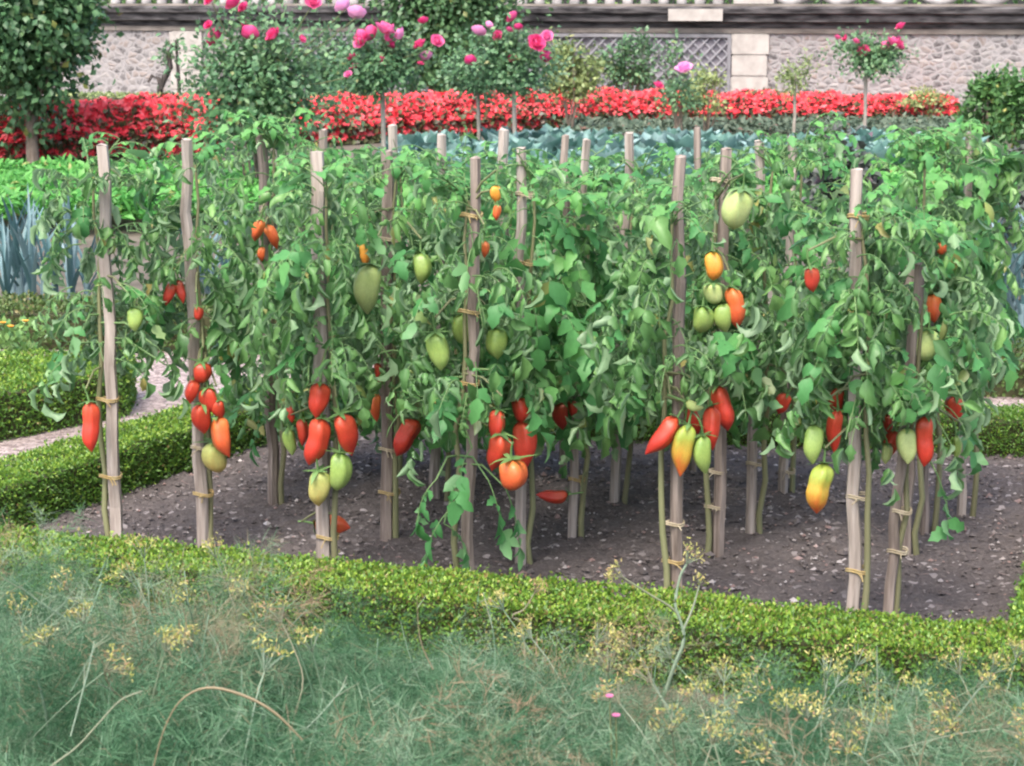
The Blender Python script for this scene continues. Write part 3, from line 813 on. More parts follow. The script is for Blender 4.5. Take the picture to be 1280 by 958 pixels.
# ------------------------------------------------------------------ far vegetable beds
def leek(variant):
    mb = MB(); k = 10
    side = np.where(np.arange(k) % 2 == 0, 1, -1); lv = np.arange(k) / k
    yaw = rng.normal(0, .25, k)
    el = np.interp(lv, [0, 1], [.95, 1.5]) + rng.normal(0, .08, k)
    d = np.stack([side * np.cos(el) * np.cos(yaw), np.cos(el) * np.sin(yaw) * side, np.sin(el)], 1)
    n = np.stack([-side * np.sin(el) * np.cos(yaw), -side * np.sin(el) * np.sin(yaw), np.cos(el)], 1)
    leaves(mb, np.column_stack([np.zeros(k), np.zeros(k), .12 + .12 * lv]), d, n, rng.uniform(.34, .5, k), .014, curl=1.0, bend=rng.uniform(.1, 1.0, k), rows=7, cols=3, prof='strap', tint=np.stack([rng.random(k), np.zeros(k)], 1))
    tube(mb, [(0, 0, 0), (0, 0, .14), (0, 0, .28)], [.018, .02, .012], 8, tint=(.9, 0))
    return mb
def cabbage(variant):
    mb = MB()
    for k, el, L in ((7, .35, .26), (6, .75, .24), (5, 1.15, .2), (3, 1.4, .16)):
        ang = np.arange(k) * 2 * np.pi / k + rng.random() * 6
        d = np.stack([np.cos(ang) * math.cos(el), np.sin(ang) * math.cos(el), np.full(k, math.sin(el))], 1)
        n = np.stack([-np.cos(ang) * math.sin(el), -np.sin(ang) * math.sin(el), np.full(k, math.cos(el))], 1)
        leaves(mb, d * .03 + [0, 0, .08], d, n, L, L * .42, curl=.7, bend=rng.uniform(-.5, .5, k), rows=5, cols=5, prof='ovate', tint=np.stack([rng.random(k), np.zeros(k)], 1), jag=.1)
    tube(mb, [(0, 0, 0), (0, 0, .1)], [.02, .025], 6, tint=(.5, .3))
    return mb
def plant_copies(name, proto_fn, nproto, mat, places, label, cat, group, smin=.85, smax=1.15):
    protos = []
    for i, p in enumerate(places):
        if i < nproto:
            o = proto_fn(i).build(name, mat); protos.append(o)
        else:
            o = protos[i % nproto].copy(); COL.objects.link(o)
        o.location = (p[0], p[1], 0.0)
        s_ = rng.uniform(smin, smax) * (p[2] if len(p) > 2 else 1)
        o.scale = (s_, s_, s_); o.rotation_euler = (0, 0, rng.random() * 6.28)
        tag(o, label, cat, group)
places = []
for px, Y in ((-14, 10.1), (6, 9.9), (22, 10.3), (38, 9.9), (52, 10.4), (12, 10.8), (66, 10.2), (86, 10.0), (30, 11.1), (106, 10.3)):
    p = gnd(px, Y); places.append((p[0], p[1], 1.05))
plant_copies('leek', leek, 4, M['leek'], places, 'blue-green leek with strap leaves in the bed at the left edge', 'leek', 'leeks at the left edge')
places = []
for px, Y in ((1244, 8.85), (1262, 9.1), (1282, 8.9), (1298, 9.3), (1230, 9.2), (1272, 9.6)):
    p = gnd(px, Y); places.append((p[0], p[1], 1.2))
plant_copies('leek', leek, 3, M['leek'], places, 'blue-green leek with strap leaves behind the hedge at the right edge', 'leek', 'leeks at the right edge')
places = []
for px, Y in ((258, 10.1), (272, 10.0), (286, 10.3), (246, 10.5)):
    p = gnd(px, Y); places.append((p[0], p[1], .95))
plant_copies('leek', leek, 2, M['leek'], places, 'leek glimpsed between the second and third tomato plants from the left', 'leek', 'leeks seen through the gap')
places = []
for row, Y in enumerate((16.2, 17.1, 18.0, 18.9, 19.8)):
    x0, x1 = (500, 1010) if row < 2 else (500, 1215)
    n = 17 if row < 2 else 23
    for k in range(n):
        px = x0 + (x1 - x0) * (k + .5 * (row % 2)) / n
        p = gnd(px + rng.normal(0, 4), Y + rng.normal(0, .1)); places.append((p[0], p[1], 1.3))
plant_copies('cabbage', cabbage, 6, M['cabbage'], places, 'blue-green cabbage in the block between the tomato tops and the red begonias', 'cabbage', 'blue-green cabbages in front of the begonias')

def kale(label, px, Y, h, r, n, group='dark curly kale'):
    b = gnd(px, Y); root = empty('kale', b, label, 'kale', group)
    mb = MB(); tube(mb, [b, b + [0, 0, h * .6]], [.03, .02], 7); mb.build('stem', M['bark'], root, b)
    mb = MB(); P, o, k = crown_pts(n, b + [0, 0, h * .68], (r, r, h * .34), 22, .4, .28)
    leaves(mb, P, o + rng.standard_normal((n, 3)) * .5, [0, -.3, 1] + rng.standard_normal((n, 3)) * .6, .07, .035, curl=1.2, bend=1.0, rows=3, prof='ovate', tint=np.stack([rng.random(n), np.where(rng.random(n) < .05, .5, 0)], 1), jag=.3)
    mb.build('foliage', M['kale'], root, b)
kale('dark purple-grey kale behind the tomato stake with pale straw ties', 1048, 11.5, .86, .20, 900)
kale('dark kale at the right edge below the bushy shrubs', 1266, 11.5, .85, .17, 700)
kale('low dark kale at the right edge above the leeks', 1284, 10.2, .66, .16, 600)

def green_band(name, label, quad, h, n, mat):
    q = np.array(quad); mb = MB()
    u, v = rng.random(n), rng.random(n)
    P2 = q[0] * ((1 - u) * (1 - v))[:, None] + q[1] * (u * (1 - v))[:, None] + q[2] * (u * v)[:, None] + q[3] * ((1 - u) * v)[:, None]
    bump = np.array([noise.noise((p[0] * 3, p[1] * 3, 9)) for p in P2])
    z = h * (1 + .3 * bump) * rng.uniform(.45, 1, n)
    leaves(mb, np.column_stack([P2, z]), rng.standard_normal((n, 3)) * [1, 1, .5] + [0, 0, .5], rng.standard_normal((n, 3)) * .5 + [0, -.2, 1], rng.uniform(.06, .13, n), .022, curl=.5, bend=.7, rows=3, prof='tomato', tint=np.stack([rng.random(n), np.where(rng.random(n) < .03, .8, 0)], 1))
    return tag(mb.build(name, mat), label, 'vegetable leaves', kind='stuff')
c0, c1 = at(-120, 300)[:2], at(330, 292)[:2]
green_band('carrot_foliage', 'bright green carrot tops in the bed behind the leeks at the left', [c0, c1, at(330, 236)[:2], at(-120, 240)[:2]], .26, 12000, M['carrot'])
green_band('carrot_foliage', 'green leaves of the vegetable bed between the tomatoes and the cabbages', [at(300, 300)[:2], at(1330, 300)[:2], at(1330, 225)[:2], at(300, 236)[:2]], .26, 14000, M['carrot'])
d0, d1 = at(705, 176)[:2], at(1260, 172)[:2]
green_band('low_foliage', 'grey-green low foliage along the foot of the right begonias', [d0, d1, at(1260, 158)[:2], at(705, 161)[:2]], .13, 6000, M['low_foliage'])
# marigold edging on the far left
b = gnd(0, 8.6)
mg = empty('marigold_patch', b, 'low light green plants with small orange flowers above the thick left hedge', 'marigolds')
mb = MB(); n = 900
P = np.column_stack([b[0] + rng.uniform(-.35, .12, n), b[1] + rng.uniform(-.15, .3, n), rng.uniform(.08, .24, n)])
leaves(mb, P, rng.standard_normal((n, 3)) + [0, 0, .4], rng.standard_normal((n, 3)) + [0, 0, 1], .04, .012, rows=2, tint=np.stack([.4 + .6 * rng.random(n), np.zeros(n)], 1))
mb.build('foliage', M['shrub_leaf'], mg, b)
M['marigold'] = leaf_mat('marigold', [(0, (.75, .28, .03)), (1, (.8, .42, .05))], (.8, .4, .05), trans=.2)
for k in range(5):
    p = b + np.array([(-.06, -.02, .04, -.14, .07)[k], (-.1, .05, -.05, .1, .1)[k], .25])
    mb = MB(); ang = np.arange(9) * .7
    leaves(mb, np.tile(p, (9, 1)), np.stack([np.cos(ang), np.sin(ang), np.full(9, .5)], 1), (0, 0, 1), .018, .009, rows=2, prof='petal'); mb.build('flower_head', M['marigold'], mg, b)

# ------------------------------------------------------------------ the tomato bed
def Yg(py): return at(640, py)[1]
# key: depth, top pixel, low visible pixel, width px, pale, ties (photo y), label
ST = {
 'A': (5.55, (127, 182), (145, 655), 19, 1, (500, 596), 'leftmost stake of the bed, pale and leaning, with one red tomato beside it'),
 'B': (5.68, (230, 175), (251, 650), 17, 1, (560, 618), 'second stake from the left, pale top, red tomato cluster at its foot'),
 'C': (Yg(638), (327, 170), (341, 634), 16, 0, (450,), 'dark stake with a thickened foot standing farther back, third from the left'),
 'D': (5.36, (397, 190), (405, 680), 19, 1, (672,), 'stake with the fallen orange tomato lying behind its foot'),
 'E': (Yg(684), (484, 190), (482, 680), 19, 0, (300, 562, 616), 'grey stake just left of the lone curled red tomato'),
 'W': (6.75, (403, 163), (405, 500), 13, 0, (), 'far thin stake top peeking over the stake with the fallen tomato'),
 'X': (6.75, (492, 157), (489, 520), 14, 1, (), 'pale far stake top rising right beside a nearer grey one'),
 'F': (6.35, (552, 169), (546, 600), 15, 1, (), 'short pale stake top in front of the cabbages, left of the dark front stake'),
 'G': (5.24, (595, 198), (586, 700), 19, 0, (270, 390, 480), 'dark front stake above the big red cluster in the middle of the bed'),
 'H': (Yg(716), (652, 187), (651, 700), 16, 1, (244, 330), 'pinkish stake with a pale straw tie, right of the dark middle stake'),
 'I': (6.70, (630, 163), (626, 560), 14, 1, (), 'far pale stake top just left of the pinkish stake'),
 'K': (6.75, (707, 170), (704, 560), 12, 0, (), 'faint far stake top half hidden by leaves, left of the slim pale one'),
 'J': (Yg(682), (731, 175), (714, 672), 12, 1, (600,), 'slim pale stake beside the boat-shaped red tomato low above the soil'),
 'L': (Yg(636), (787, 167), (767, 630), 14, 1, (), 'pale far stake standing before the cabbages, right of the slim pale one'),
 'M': (4.99, (849, 197), (846, 735), 18, 0, (655, 702), 'brown front stake behind the pointed red and half-green tomato bunch'),
 'N': (6.75, (872, 160), (868, 560), 12, 0, (), 'thin dark far stake top just right of the brown front stake'),
 'O': (Yg(702), (907, 187), (897, 692), 18, 0, (226, 590, 634), 'dark stake with a straw tie and a big pale green tomato near its top'),
 'P': (Yg(676), (951, 178), (937, 668), 14, 1, (580,), 'stake behind the dark one, its short pale top right of the big green tomato'),
 'Q': (Yg(624), (991, 172), (979, 620), 13, 1, (590,), 'far pale stake top left of the dark kale'),
 'R': (4.82, (1069, 212), (1066, 755), 19, 1, (272, 622, 714), 'tall front stake on the right with orange raffia near its foot'),
 'T': (4.90, (1150, 330), (1111, 750), 16, 0, (640, 690), 'slanting stake at the front right with two string ties near its foot'),
 'U': (Yg(702), (1140, 250), (1133, 692), 15, 0, (), 'stake hidden in leaves behind the slanting one, only its foot showing'),
 'V': (Yg(674), (1168, 240), (1155, 665), 14, 0, (), 'rearmost stake foot on the right under the long hanging leaf'),
 'S': (6.15, (1212, 167), (1203, 560), 14, 1, (), 'grey stake top standing highest at the far right of the bed'),
}
BASE, TOP = {}, {}
def tie_mesh(c, r, axis_dx):
    mb = MB()
    th = np.linspace(0, 2 * np.pi, 15)
    for dz in (0, .006):
        ring = np.array([(c[0] + axis_dx * .5 + (r + abs(axis_dx) * .5) * math.cos(q), c[1] + r * 1.15 * math.sin(q), c[2] + dz + .004 * math.sin(q * 2)) for q in th])
        tube(mb, ring, .0026, 5, cap=False)
    for k in range(rng.integers(1, 3)):
        tube(mb, curve((c[0] + axis_dx * rng.random(), c[1] - r * 1.15, c[2]), (rng.normal(0, 1), -.5, rng.normal(0, .6)), rng.uniform(.012, .035), 1.0, 4), .0018, 4)
    return mb
PLSIDE = {}
for k, (Y, t_, b_, w, pale, ties, lab) in ST.items():
    p1, p0 = atY(t_[0], t_[1], Y), atY(b_[0], b_[1], Y)
    g = p0 + (p1 - p0) * (0 - p0[2]) / (p1[2] - p0[2])
    BASE[k], TOP[k] = g, p1
    r = w * PXM(Y) / 2 * .90
    mb = MB(); kk = 13
    pts = [g + (p1 - g) * (i / (kk - 1)) + np.append(rng.normal(0, .0032, 2), 0) for i in range(kk)]
    pts[0] = g - [0, 0, .03]
    # a riven stake: uneven squared section
    sides = 7
    ang = np.linspace(0, 2 * np.pi, sides, endpoint=False) + rng.random()
    rr = r * rng.uniform(.80, 1.16, sides)
    P = np.array([[p + np.array([rr[j] * math.cos(a_), rr[j] * math.sin(a_), 0]) * (1.06 - .14 * i / kk) * rng.uniform(.95, 1.05) for j, a_ in enumerate(ang)] for i, p in enumerate(pts)])
    f = [(i * sides + j, i * sides + (j + 1) % sides, (i + 1) * sides + (j + 1) % sides, (i + 1) * sides + j) for i in range(kk - 1) for j in range(sides)]
    mb.add(P.reshape(-1, 3), f, None, 0, False)
    cap = P[-1].copy(); cap[:, 2] += rng.normal(0, .003, sides)
    mb.add(np.vstack([cap, cap.mean(0) + [0, 0, .006]]), [(j, (j + 1) % sides, sides) for j in range(sides)], None, 0, False)
    mb.add(P[-1], [list(range(sides))], None, 0, False)
    st = mb.build('wooden_stake', M['wood_pale' if pale else 'wood'], None, tuple(g))
    tag(st, lab, 'stake', 'wooden stakes holding up the tomato plants')
    side = -1 if k in 'MOAG' else 1
    if k == 'B': side = 1
    PLSIDE[k] = side
    for ty in ties:
        pc = atY(t_[0] + (b_[0] - t_[0]) * (ty - t_[1]) / (b_[1] - t_[1]), ty, Y)
        o = tie_mesh(pc, r * 1.1, side * .022).build('tie', M['raffia' if rng.random() < .5 else 'raffia_pale'], st, tuple(g))

# fruit -------------------------------------------------------------
def fruit_mat(name, top, mid, tip, pos=(.0, .5, 1.0), rough=.38):
    m, t, out = nt(name)
    tc = N(t, 'TexCoord'); sp = N(t, 'SeparateXYZ'); t.links.new(tc.outputs['Generated'], sp.inputs[0])
    nz = N(t, 'TexNoise', Scale=3.0, Detail=2.0); t.links.new(tc.outputs['Generated'], nz.inputs['Vector'])
    mt = N(t, 'Math', operation='MULTIPLY_ADD'); t.links.new(nz.outputs[0], mt.inputs[0]); mt.inputs[1].default_value = .5; 
    sb = N(t, 'Math', operation='SUBTRACT'); t.links.new(sp.outputs[2], sb.inputs[0]); sb.inputs[1].default_value = .25
    t.links.new(sb.outputs[0], mt.inputs[2])
    c = ramp(t, mt.outputs[0], [(pos[0], tip), (pos[1], mid), (pos[2], top)])
    n2 = N(t, 'TexNoise', Scale=14.0, Detail=3.0); t.links.new(tc.outputs['Generated'], n2.inputs['Vector'])
    mul = t.nodes.new('ShaderNodeMix'); mul.data_type = 'RGBA'; mul.blend_type = 'MULTIPLY'; mul.inputs[0].default_value = 1
    t.links.new(c, mul.inputs[6]); t.links.new(mixc(t, n2.outputs[0], (.70, .72, .70), (1.22, 1.18, 1.15)), mul.inputs[7])
    p = N(t, 'BsdfPrincipled', Roughness=rough)
    p.inputs['Specular IOR Level'].default_value = .36
    p.inputs['Subsurface Weight'].default_value = .12
    p.inputs['Subsurface Radius'].default_value = (.01, .004, .002)
    p.inputs['Subsurface Scale'].default_value = .6
    t.links.new(mul.outputs[2], p.inputs['Base Color'])
    t.links.new(p.outputs[0], out.inputs[0])
    return m
FM = {
 'R': fruit_mat('red_tomato', (.50, .080, .036), (.52, .052, .030), (.48, .038, .028)),
 'D': fruit_mat('dull_red_tomato', (.34, .07, .03), (.39, .042, .026), (.36, .034, .026)),
 'O': fruit_mat('orange_tomato', (.56, .17, .045), (.57, .12, .04), (.53, .075, .034)),
 'G': fruit_mat('green_tomato', (.18, .30, .075), (.26, .38, .10), (.30, .40, .13)),
 'P': fruit_mat('pale_green_tomato', (.32, .42, .14), (.40, .49, .20), (.43, .50, .22)),
 'Y': fruit_mat('yellow_green_tomato', (.31, .37, .11), (.42, .41, .14), (.49, .33, .10)),
 'B': fruit_mat('half_ripe_tomato', (.28, .36, .065), (.48, .30, .05), (.57, .075, .028), (.0, .42, .75)),
 'A': fruit_mat('amber_tomato', (.56, .33, .05), (.60, .28, .045), (.58, .18, .035)),
}
FNAME = {'R': None, 'D': 'dull red tomato half hidden by leaves', 'O': 'orange tomato', 'G': 'unripe green tomato', 'P': 'pale green tomato', 'Y': 'yellow-green tomato', 'B': 'half-ripe tomato, green at the top and orange-red at the tip', 'A': 'amber yellow tomato'}
TT = np.linspace(0, 1, 19)
HORN = np.interp(TT, [0, .04, .12, .25, .4, .55, .7, .82, .91, .97, 1], [.18, .52, .84, .98, .94, .94, .80, .54, .29, .13, .02])
PEAR = np.interp(TT, [0, .04, .14, .3, .48, .66, .80, .90, .96, 1], [.2, .6, .88, .98, 1, .90, .66, .38, .17, .02])
WAIST = np.interp(TT, [0, .04, .14, .28, .42, .6, .78, .9, .96, 1], [.2, .62, .90, .95, .87, .96, .82, .48, .2, .02])
ROUND = np.interp(TT, [0, .05, .15, .35, .55, .75, .88, .96, 1], [.3, .62, .88, 1, 1, .88, .64, .36, .03])
def smooth_prof(p):
    q = p.copy(); q[1:-1] = .25 * p[:-2] + .5 * p[1:-1] + .25 * p[2:]
    return q
SHAPES = {'h': smooth_prof(HORN), 'p': smooth_prof(PEAR), 'w': smooth_prof(WAIST), 'r': smooth_prof(ROUND)}
def fruit(parent, base, px, py, L, W, ang, col, Y, shape='h', bendx=0.0):
    """L, W in photo px; ang: tip direction, 0 = straight down, + = towards the right"""
    m = PXM(Y); L *= m; rad = W * m / 2
    prof = SHAPES[shape]; k, sides = len(TT), 20
    ph = np.linspace(0, 2 * np.pi, sides, endpoint=False)
    nl = rng.integers(3, 6); ph0 = rng.random() * 6
    z = .5 * L - TT * L
    rib = 1 + (.12 * (1 - TT) + .03)[:, None] * np.cos(nl * ph[None] + ph0) + .05 * np.cos(ph[None] * 2 + ph0 * 2)
    rr = prof[:, None] * rad * .95 * rib
    cx = bendx * L * ((TT - .45) ** 2 - .1) + .035 * L * np.sin(TT * 5 + ph0)
    cy = .03 * L * np.sin(TT * 4 + ph0 * 1.7)
    V = np.stack([rr * np.cos(ph) + cx[:, None], rr * np.sin(ph) * .96 + cy[:, None], np.broadcast_to(z[:, None], rr.shape)], -1)
    mb = MB()
    f = [(i * sides + j, (i + 1) * sides + j, (i + 1) * sides + (j + 1) % sides, i * sides + (j + 1) % sides) for i in range(k - 1) for j in range(sides)]
    mb.add(V.reshape(-1, 3), f)
    top = V[0].mean(0) - [0, 0, .06 * rad * 2]; mb.add(np.vstack([V[0], top]), [(j, (j + 1) % sides, sides) for j in range(sides)])
    mb.add(V[-1], [list(range(sides))])
    o = mb.build('tomato', FM[col], parent)
    p = atY(px, py, Y)
    o.location = tuple(p - base)
    o.rotation_euler = (R(rng.uniform(-10, 10)), -R(ang), 0)
    if FNAME[col]: tag(o, FNAME[col])
    # calyx and stalk
    mb = MB(); kk = 6
    a_ = np.arange(kk) * 2 * np.pi / kk + rng.random()
    d = np.stack([np.cos(a_), np.sin(a_), np.full(kk, .15)], 1)
    tp = np.array([cx[0], cy[0], .5 * L + .001])
    leaves(mb, np.tile(tp, (kk, 1)), d, (0, 0, 1), rad * rng.uniform(1.2, 2.0, kk), rad * .24, bend=rng.uniform(-.3, 1.2, kk), rows=3, prof='strap')
    tube(mb, curve(tp, (0, 0, 1), .05, -.2 if abs(ang) < 40 else -1.5, 4, .1), [.004, .0035, .003, .003, .003], 5)
    mb.build('calyx', M['calyx'], o)
    return o

# tomato plants -----------------------------------------------------
def rachis_leaf(mb, p0, az, el, L, droop, curl_m, curl_s, leaf_L, tint_lo, tint_hi, yellow, mat, stems, flat):
    d0 = np.array([math.cos(az) * math.cos(el), math.sin(az) * math.cos(el), math.sin(el)])
    C = curve(p0, d0, L, droop, 7, .05)
    T = unit(np.gradient(C, axis=0))
    stems.append((C, np.linspace(.0022, .0010, len(C))))
    idx, sides_, sz = [], [], []
    for s_, z_ in ((2, .7), (3, .35), (4, 1.0), (5, .4), (6, .95)):
        if rng.random() < .9: idx.append(s_); sides_.append(1); sz.append(z_)
        if rng.random() < .9: idx.append(s_); sides_.append(-1); sz.append(z_)
    idx.append(7); sides_.append(0); sz.append(1.25)
    idx = np.array(idx); sides_ = np.array(sides_, float); sz = np.array(sz); n = len(idx)
    t_ = T[idx]; sd_ = unit(np.cross(t_, [0, 0, 1.0]) + 1e-6)
    d = t_ * .6 + sd_ * sides_[:, None] * 1.0 + rng.normal(0, .25, (n, 3)) + np.array([0, 0, -.55 if not flat else -.25])
    nr = np.cross(sd_, t_) + rng.normal(0, .3, (n, 3))
    nr = np.where((nr[:, 2] < 0)[:, None], -nr, nr)
    LL = leaf_L * .80 * sz * rng.uniform(.75, 1.25, n)
    base_t = tint_lo + (tint_hi - tint_lo) * rng.random()
    tint = np.clip(base_t + rng.normal(0, .12, n), 0, 1)
    ye = np.where(rng.random(n) < yellow, rng.uniform(.3, 1, n), 0)
    return dict(pos=C[idx], d=d, n=nr, L=LL, W=LL * (.36 if not flat else .33), curl=rng.normal(curl_m, curl_s, n) * (1 if rng.random() < .75 else -1), bend=rng.normal(1.25 if not flat else .8, .55, n), twist=rng.normal(0, .7 if not flat else .25, n), tint=np.stack([tint, ye], 1))

FRUIT_AT = []
def tomato_plant(key, label, ytop, ybot, rad, nleaf, curl=1.75, flat=.14, size=.068, tint=(0, .9), yellow=.02, fruits=(), extra=(), dx=None, top_shoots=3, rx=1.0):
    Y = ST[key][0]; g, p1 = BASE[key], TOP[key]
    ax = unit(p1 - g); side = PLSIDE[key]
    off = np.array([side * (.030 if dx is None else dx), -.012 if rng.random() < .5 else .012, 0])
    base = np.array([g[0] + off[0] * 1.1, g[1] + off[1], 0.0])
    root = empty('tomato_plant', base, label, 'tomato plant', 'staked tomato plants in the bed')
    zt = atY(640, ytop, Y)[2]; zb = atY(640, ybot, Y)[2]
    # main stem
    ks = 12; zs = np.linspace(-.02, zt * .97, ks)
    S = np.array([g + ax * (z / ax[2]) + off * (1.0 + .25 * math.sin(z * 6 + Y)) + np.append(rng.normal(0, .006, 2), 0) for z in zs])
    S[0][:2] = base[:2]
    mb = MB(); tube(mb, S, np.linspace(.0105, .004, ks), 7, tint=(rng.random(), .25)); mb.build('stem', M['stem'], root, base)
    mb = MB(); stems = []; packs = {0: [], 1: []}
    def stem_at(z):
        return np.array([np.interp(z, zs, S[:, i]) for i in range(3)])
    for i in range(int(nleaf * 1.65)):
        q = rng.random()
        z = zb + (zt - zb) * (.12 + .88 * q)
        az = rng.random() * 2 * np.pi
        # side shoots spread the crown: leaf bases sit off the main stem
        sh = rng.random() ** .7 * rad * .55
        p = stem_at(z) + np.array([math.cos(az) * sh * rx, math.sin(az) * sh, -.15 * sh])
        narrow = 1.0 if z < zt - .15 else .75
        L = rad * rng.uniform(.55, 1.0) * narrow
        el = rng.uniform(-.1, .8) if q < .85 else rng.uniform(.4, 1.2)
        isf = rng.random() < flat
        packs[1 if isf else 0].append(rachis_leaf(mb, p, az + rng.normal(0, .5), el, L, rng.uniform(1.2, 3.0) if q < .85 else rng.uniform(.6, 1.6), curl if not isf else .5, .45 if not isf else .3,
                                  size * rng.uniform(.75, 1.2) * (1.0 if q < .9 else .75) * (1.15 if isf else 1), tint[0], tint[1], yellow, 0, stems, isf))
    for i in range(top_shoots):
        az = rng.random() * 6.28; p = stem_at(zt * .96)
        C = curve(p, (math.cos(az) * .5, math.sin(az) * .5, 1), rng.uniform(.08, .16), .8, 5, .08)
        stems.append((C, np.linspace(.004, .002, 6)))
        for j in (2, 3, 4, 5):
            packs[1].append(rachis_leaf(mb, C[j], rng.random() * 6.28, rng.uniform(.2, 1.0), rng.uniform(.06, .12), 1.2, .4, .3, size * .6, .6, 1.0, 0, 0, stems, True))
    for (x, y, L_px, droop, elv, azx, fl) in extra:           # single leaves or shoots seen in the photo
        p = atY(x, y, Y - rad * .35)
        packs[1 if fl else 0].append(rachis_leaf(mb, p, azx, elv, L_px * PXM(Y), droop, curl if not fl else .5, .3, size * 1.15, tint[0], tint[1], 0, 0, stems, fl))
        q = stem_at(p[2] + .05)
        stems.append((np.array([q, (q + p) / 2 + [0, 0, .03], p]), np.array([.004, .0035, .003])))
    for mi, pk in packs.items():
        if not pk: continue
        cat = lambda k_: np.concatenate([a_[k_] for a_ in pk])
        pos, dd_, LL = cat('pos'), unit(cat('d')), cat('L')
        keep = np.ones(len(pos), bool)
        mid = pos + dd_ * LL[:, None] * .5                       # leaves are picked off where they would cover the fruit
        few = rng.random(len(pos)) < .82
        for i_, (fp, fr_) in enumerate(FRUIT_AT + STAKE_AT):
            ln = np.array([0, 0, CAM_H]) - fp; D_ = np.linalg.norm(ln); ln = ln / D_
            w_ = mid - fp; al = w_ @ ln
            pr = np.linalg.norm(w_ - al[:, None] * ln, axis=1)
            keep &= ~((al > -.02) & (pr < fr_) & (al < 1.6) & (few | (i_ < len(FRUIT_AT))))
        pk0 = pk
        def cat(k_, keep=keep, pk0=pk0): return np.concatenate([a_[k_] for a_ in pk0])[keep]
        leaves(mb, cat('pos'), cat('d'), cat('n'), cat('L'), cat('W'), cat('curl'), cat('bend'), cat('twist'), rows=6, cols=3 if mi else 4, prof='tomato', tint=cat('tint'), mat=mi, jag=.16)
    for C, r_ in stems:
        hit = np.zeros(len(C), bool)
        for fp, fr_ in FRUIT_AT:
            ln = np.array([0, 0, CAM_H]) - fp; ln = ln / np.linalg.norm(ln)
            w_ = C - fp; al = w_ @ ln
            hit |= (al > -.02) & (al < 1.2) & (np.linalg.norm(w_ - al[:, None] * ln, axis=1) < fr_)
        if hit.any():
            m_ = int(np.argmax(hit))
            if m_ < 2: continue
            C, r_ = C[:m_], r_[:m_]
        tube(mb, C, r_, 4, mat=3, tint=(rng.random(), 0), cap=False)
    mb.build('foliage', [M['tomato_leaf'], M['tomato_leaf_broad'], M['stem'], M['petiole']], root, base)
    for fr in fruits:
        x, y, L_, W_, ang, col = fr[:6]
        shape = fr[6] if len(fr) > 6 else 'h'; bx = fr[7] if len(fr) > 7 else 0.0
        dy = fr[8] if len(fr) > 8 else -.07
        o = fruit(root, base, x, y, L_, W_, ang, col, Y + dy, shape, bx)
        # truss back to the stem
        pt = np.array(o.location) + base
        tipdir = np.array([math.sin(R(ang)), 0, -math.cos(R(ang))])
        topp = pt - tipdir * (L_ * PXM(Y) * .5 + .04)
        q = stem_at(min(topp[2] + .05, zt * .95))
        sb = MB(); tube(sb, [q, (q + topp) / 2 + [0, 0, .02], topp], [.004, .0035, .003], 5, tint=(.6, .1)); sb.build('truss', M['stem'], root, base)
    return root

CALLS = []
def plan(*a_, **k_):
    CALLS.append((a_, k_))
plan('A', 'leftmost tomato plant, bushy top and a single long red tomato low down', 205, 478, .185, 54, fruits=[(113, 534, 64, 23, 4, 'R', 'w', .1), (168, 400, 30, 20, 10, 'G', 'p')],
             extra=[(75, 455, 55, 2.5, -.4, 3.6, 0), (190, 430, 60, 2.6, -.2, -.4, 0), (100, 420, 50, 2.5, -.3, 3.4, 0), (205, 455, 50, 2.5, -.2, -.2, 0)], size=.060, tint=(0, .75))
plan('B', 'second tomato plant from the left with a tight red cluster near the gravel path', 190, 468, .18, 54, fruits=[(252, 466, 28, 24, -5, 'R', 'r'), (240, 490, 32, 18, -12, 'R', 'p'), (262, 500, 32, 24, 5, 'R', 'r'), (253, 524, 40, 25, 0, 'R', 'p'), (278, 547, 54, 27, 18, 'O', 'h', .1),
             (274, 512, 26, 18, 5, 'R', 'p'), (270, 572, 42, 32, 5, 'Y', 'r', 0, -.03), (211, 368, 30, 15, -12, 'D', 'h'), (226, 365, 30, 13, 8, 'D', 'h'), (248, 392, 18, 12, 5, 'D', 'r')], tint=(.05, .85), top_shoots=2)
plan('C', 'tomato plant with an orange tomato high among pale leaves and bright shoots on top', 165, 545, .24, 100, fruits=[(340, 296, 34, 15, 25, 'O', 'h'), (322, 288, 30, 16, -15, 'O', 'p', 0, -.16), (327, 318, 18, 11, 0, 'O', 'p', 0, -.14)], tint=(.1, 1), top_shoots=7, flat=.2)
plan('D', 'tomato plant bearing red horn tomatoes with two pale green ones beneath', 215, 505, .22, 86, fruits=[(398, 501, 46, 26, -4, 'R', 'h'), (395, 553, 64, 29, -14, 'R', 'w'), (433, 544, 60, 29, 14, 'R', 'h', .1), (424, 590, 50, 29, -4, 'G', 'r'), (398, 611, 48, 29, 2, 'Y', 'p'),
             (378, 541, 36, 15, 0, 'R', 'h', 0, .15), (364, 518, 22, 11, 0, 'R', 'p', 0, .15), (363, 553, 36, 17, 2, 'G', 'p', 0, .15), (416, 657, 46, 28, 82, 'O', 'p', 0, .08)], tint=(0, .85))
plan('E', 'tomato plant with one large green tomato high up and a curled red tomato below', 205, 500, .22, 90, fruits=[(460, 362, 64, 37, -6, 'P', 'p', 0, -.33), (473, 470, 34, 11, 0, 'R', 'p'), (470, 510, 36, 15, 0, 'O', 'p'), (507, 547, 52, 28, -35, 'R', 'w', .5), (455, 318, 34, 14, 10, 'A', 'h', 0, -.1), (527, 336, 40, 24, 0, 'G', 'p', 0, -.15)], tint=(0, .9))
plan('W', 'leafy tomato plant in the back row behind the red horn tomatoes', 209, 540, .24, 70, tint=(.2, 1), flat=.3)
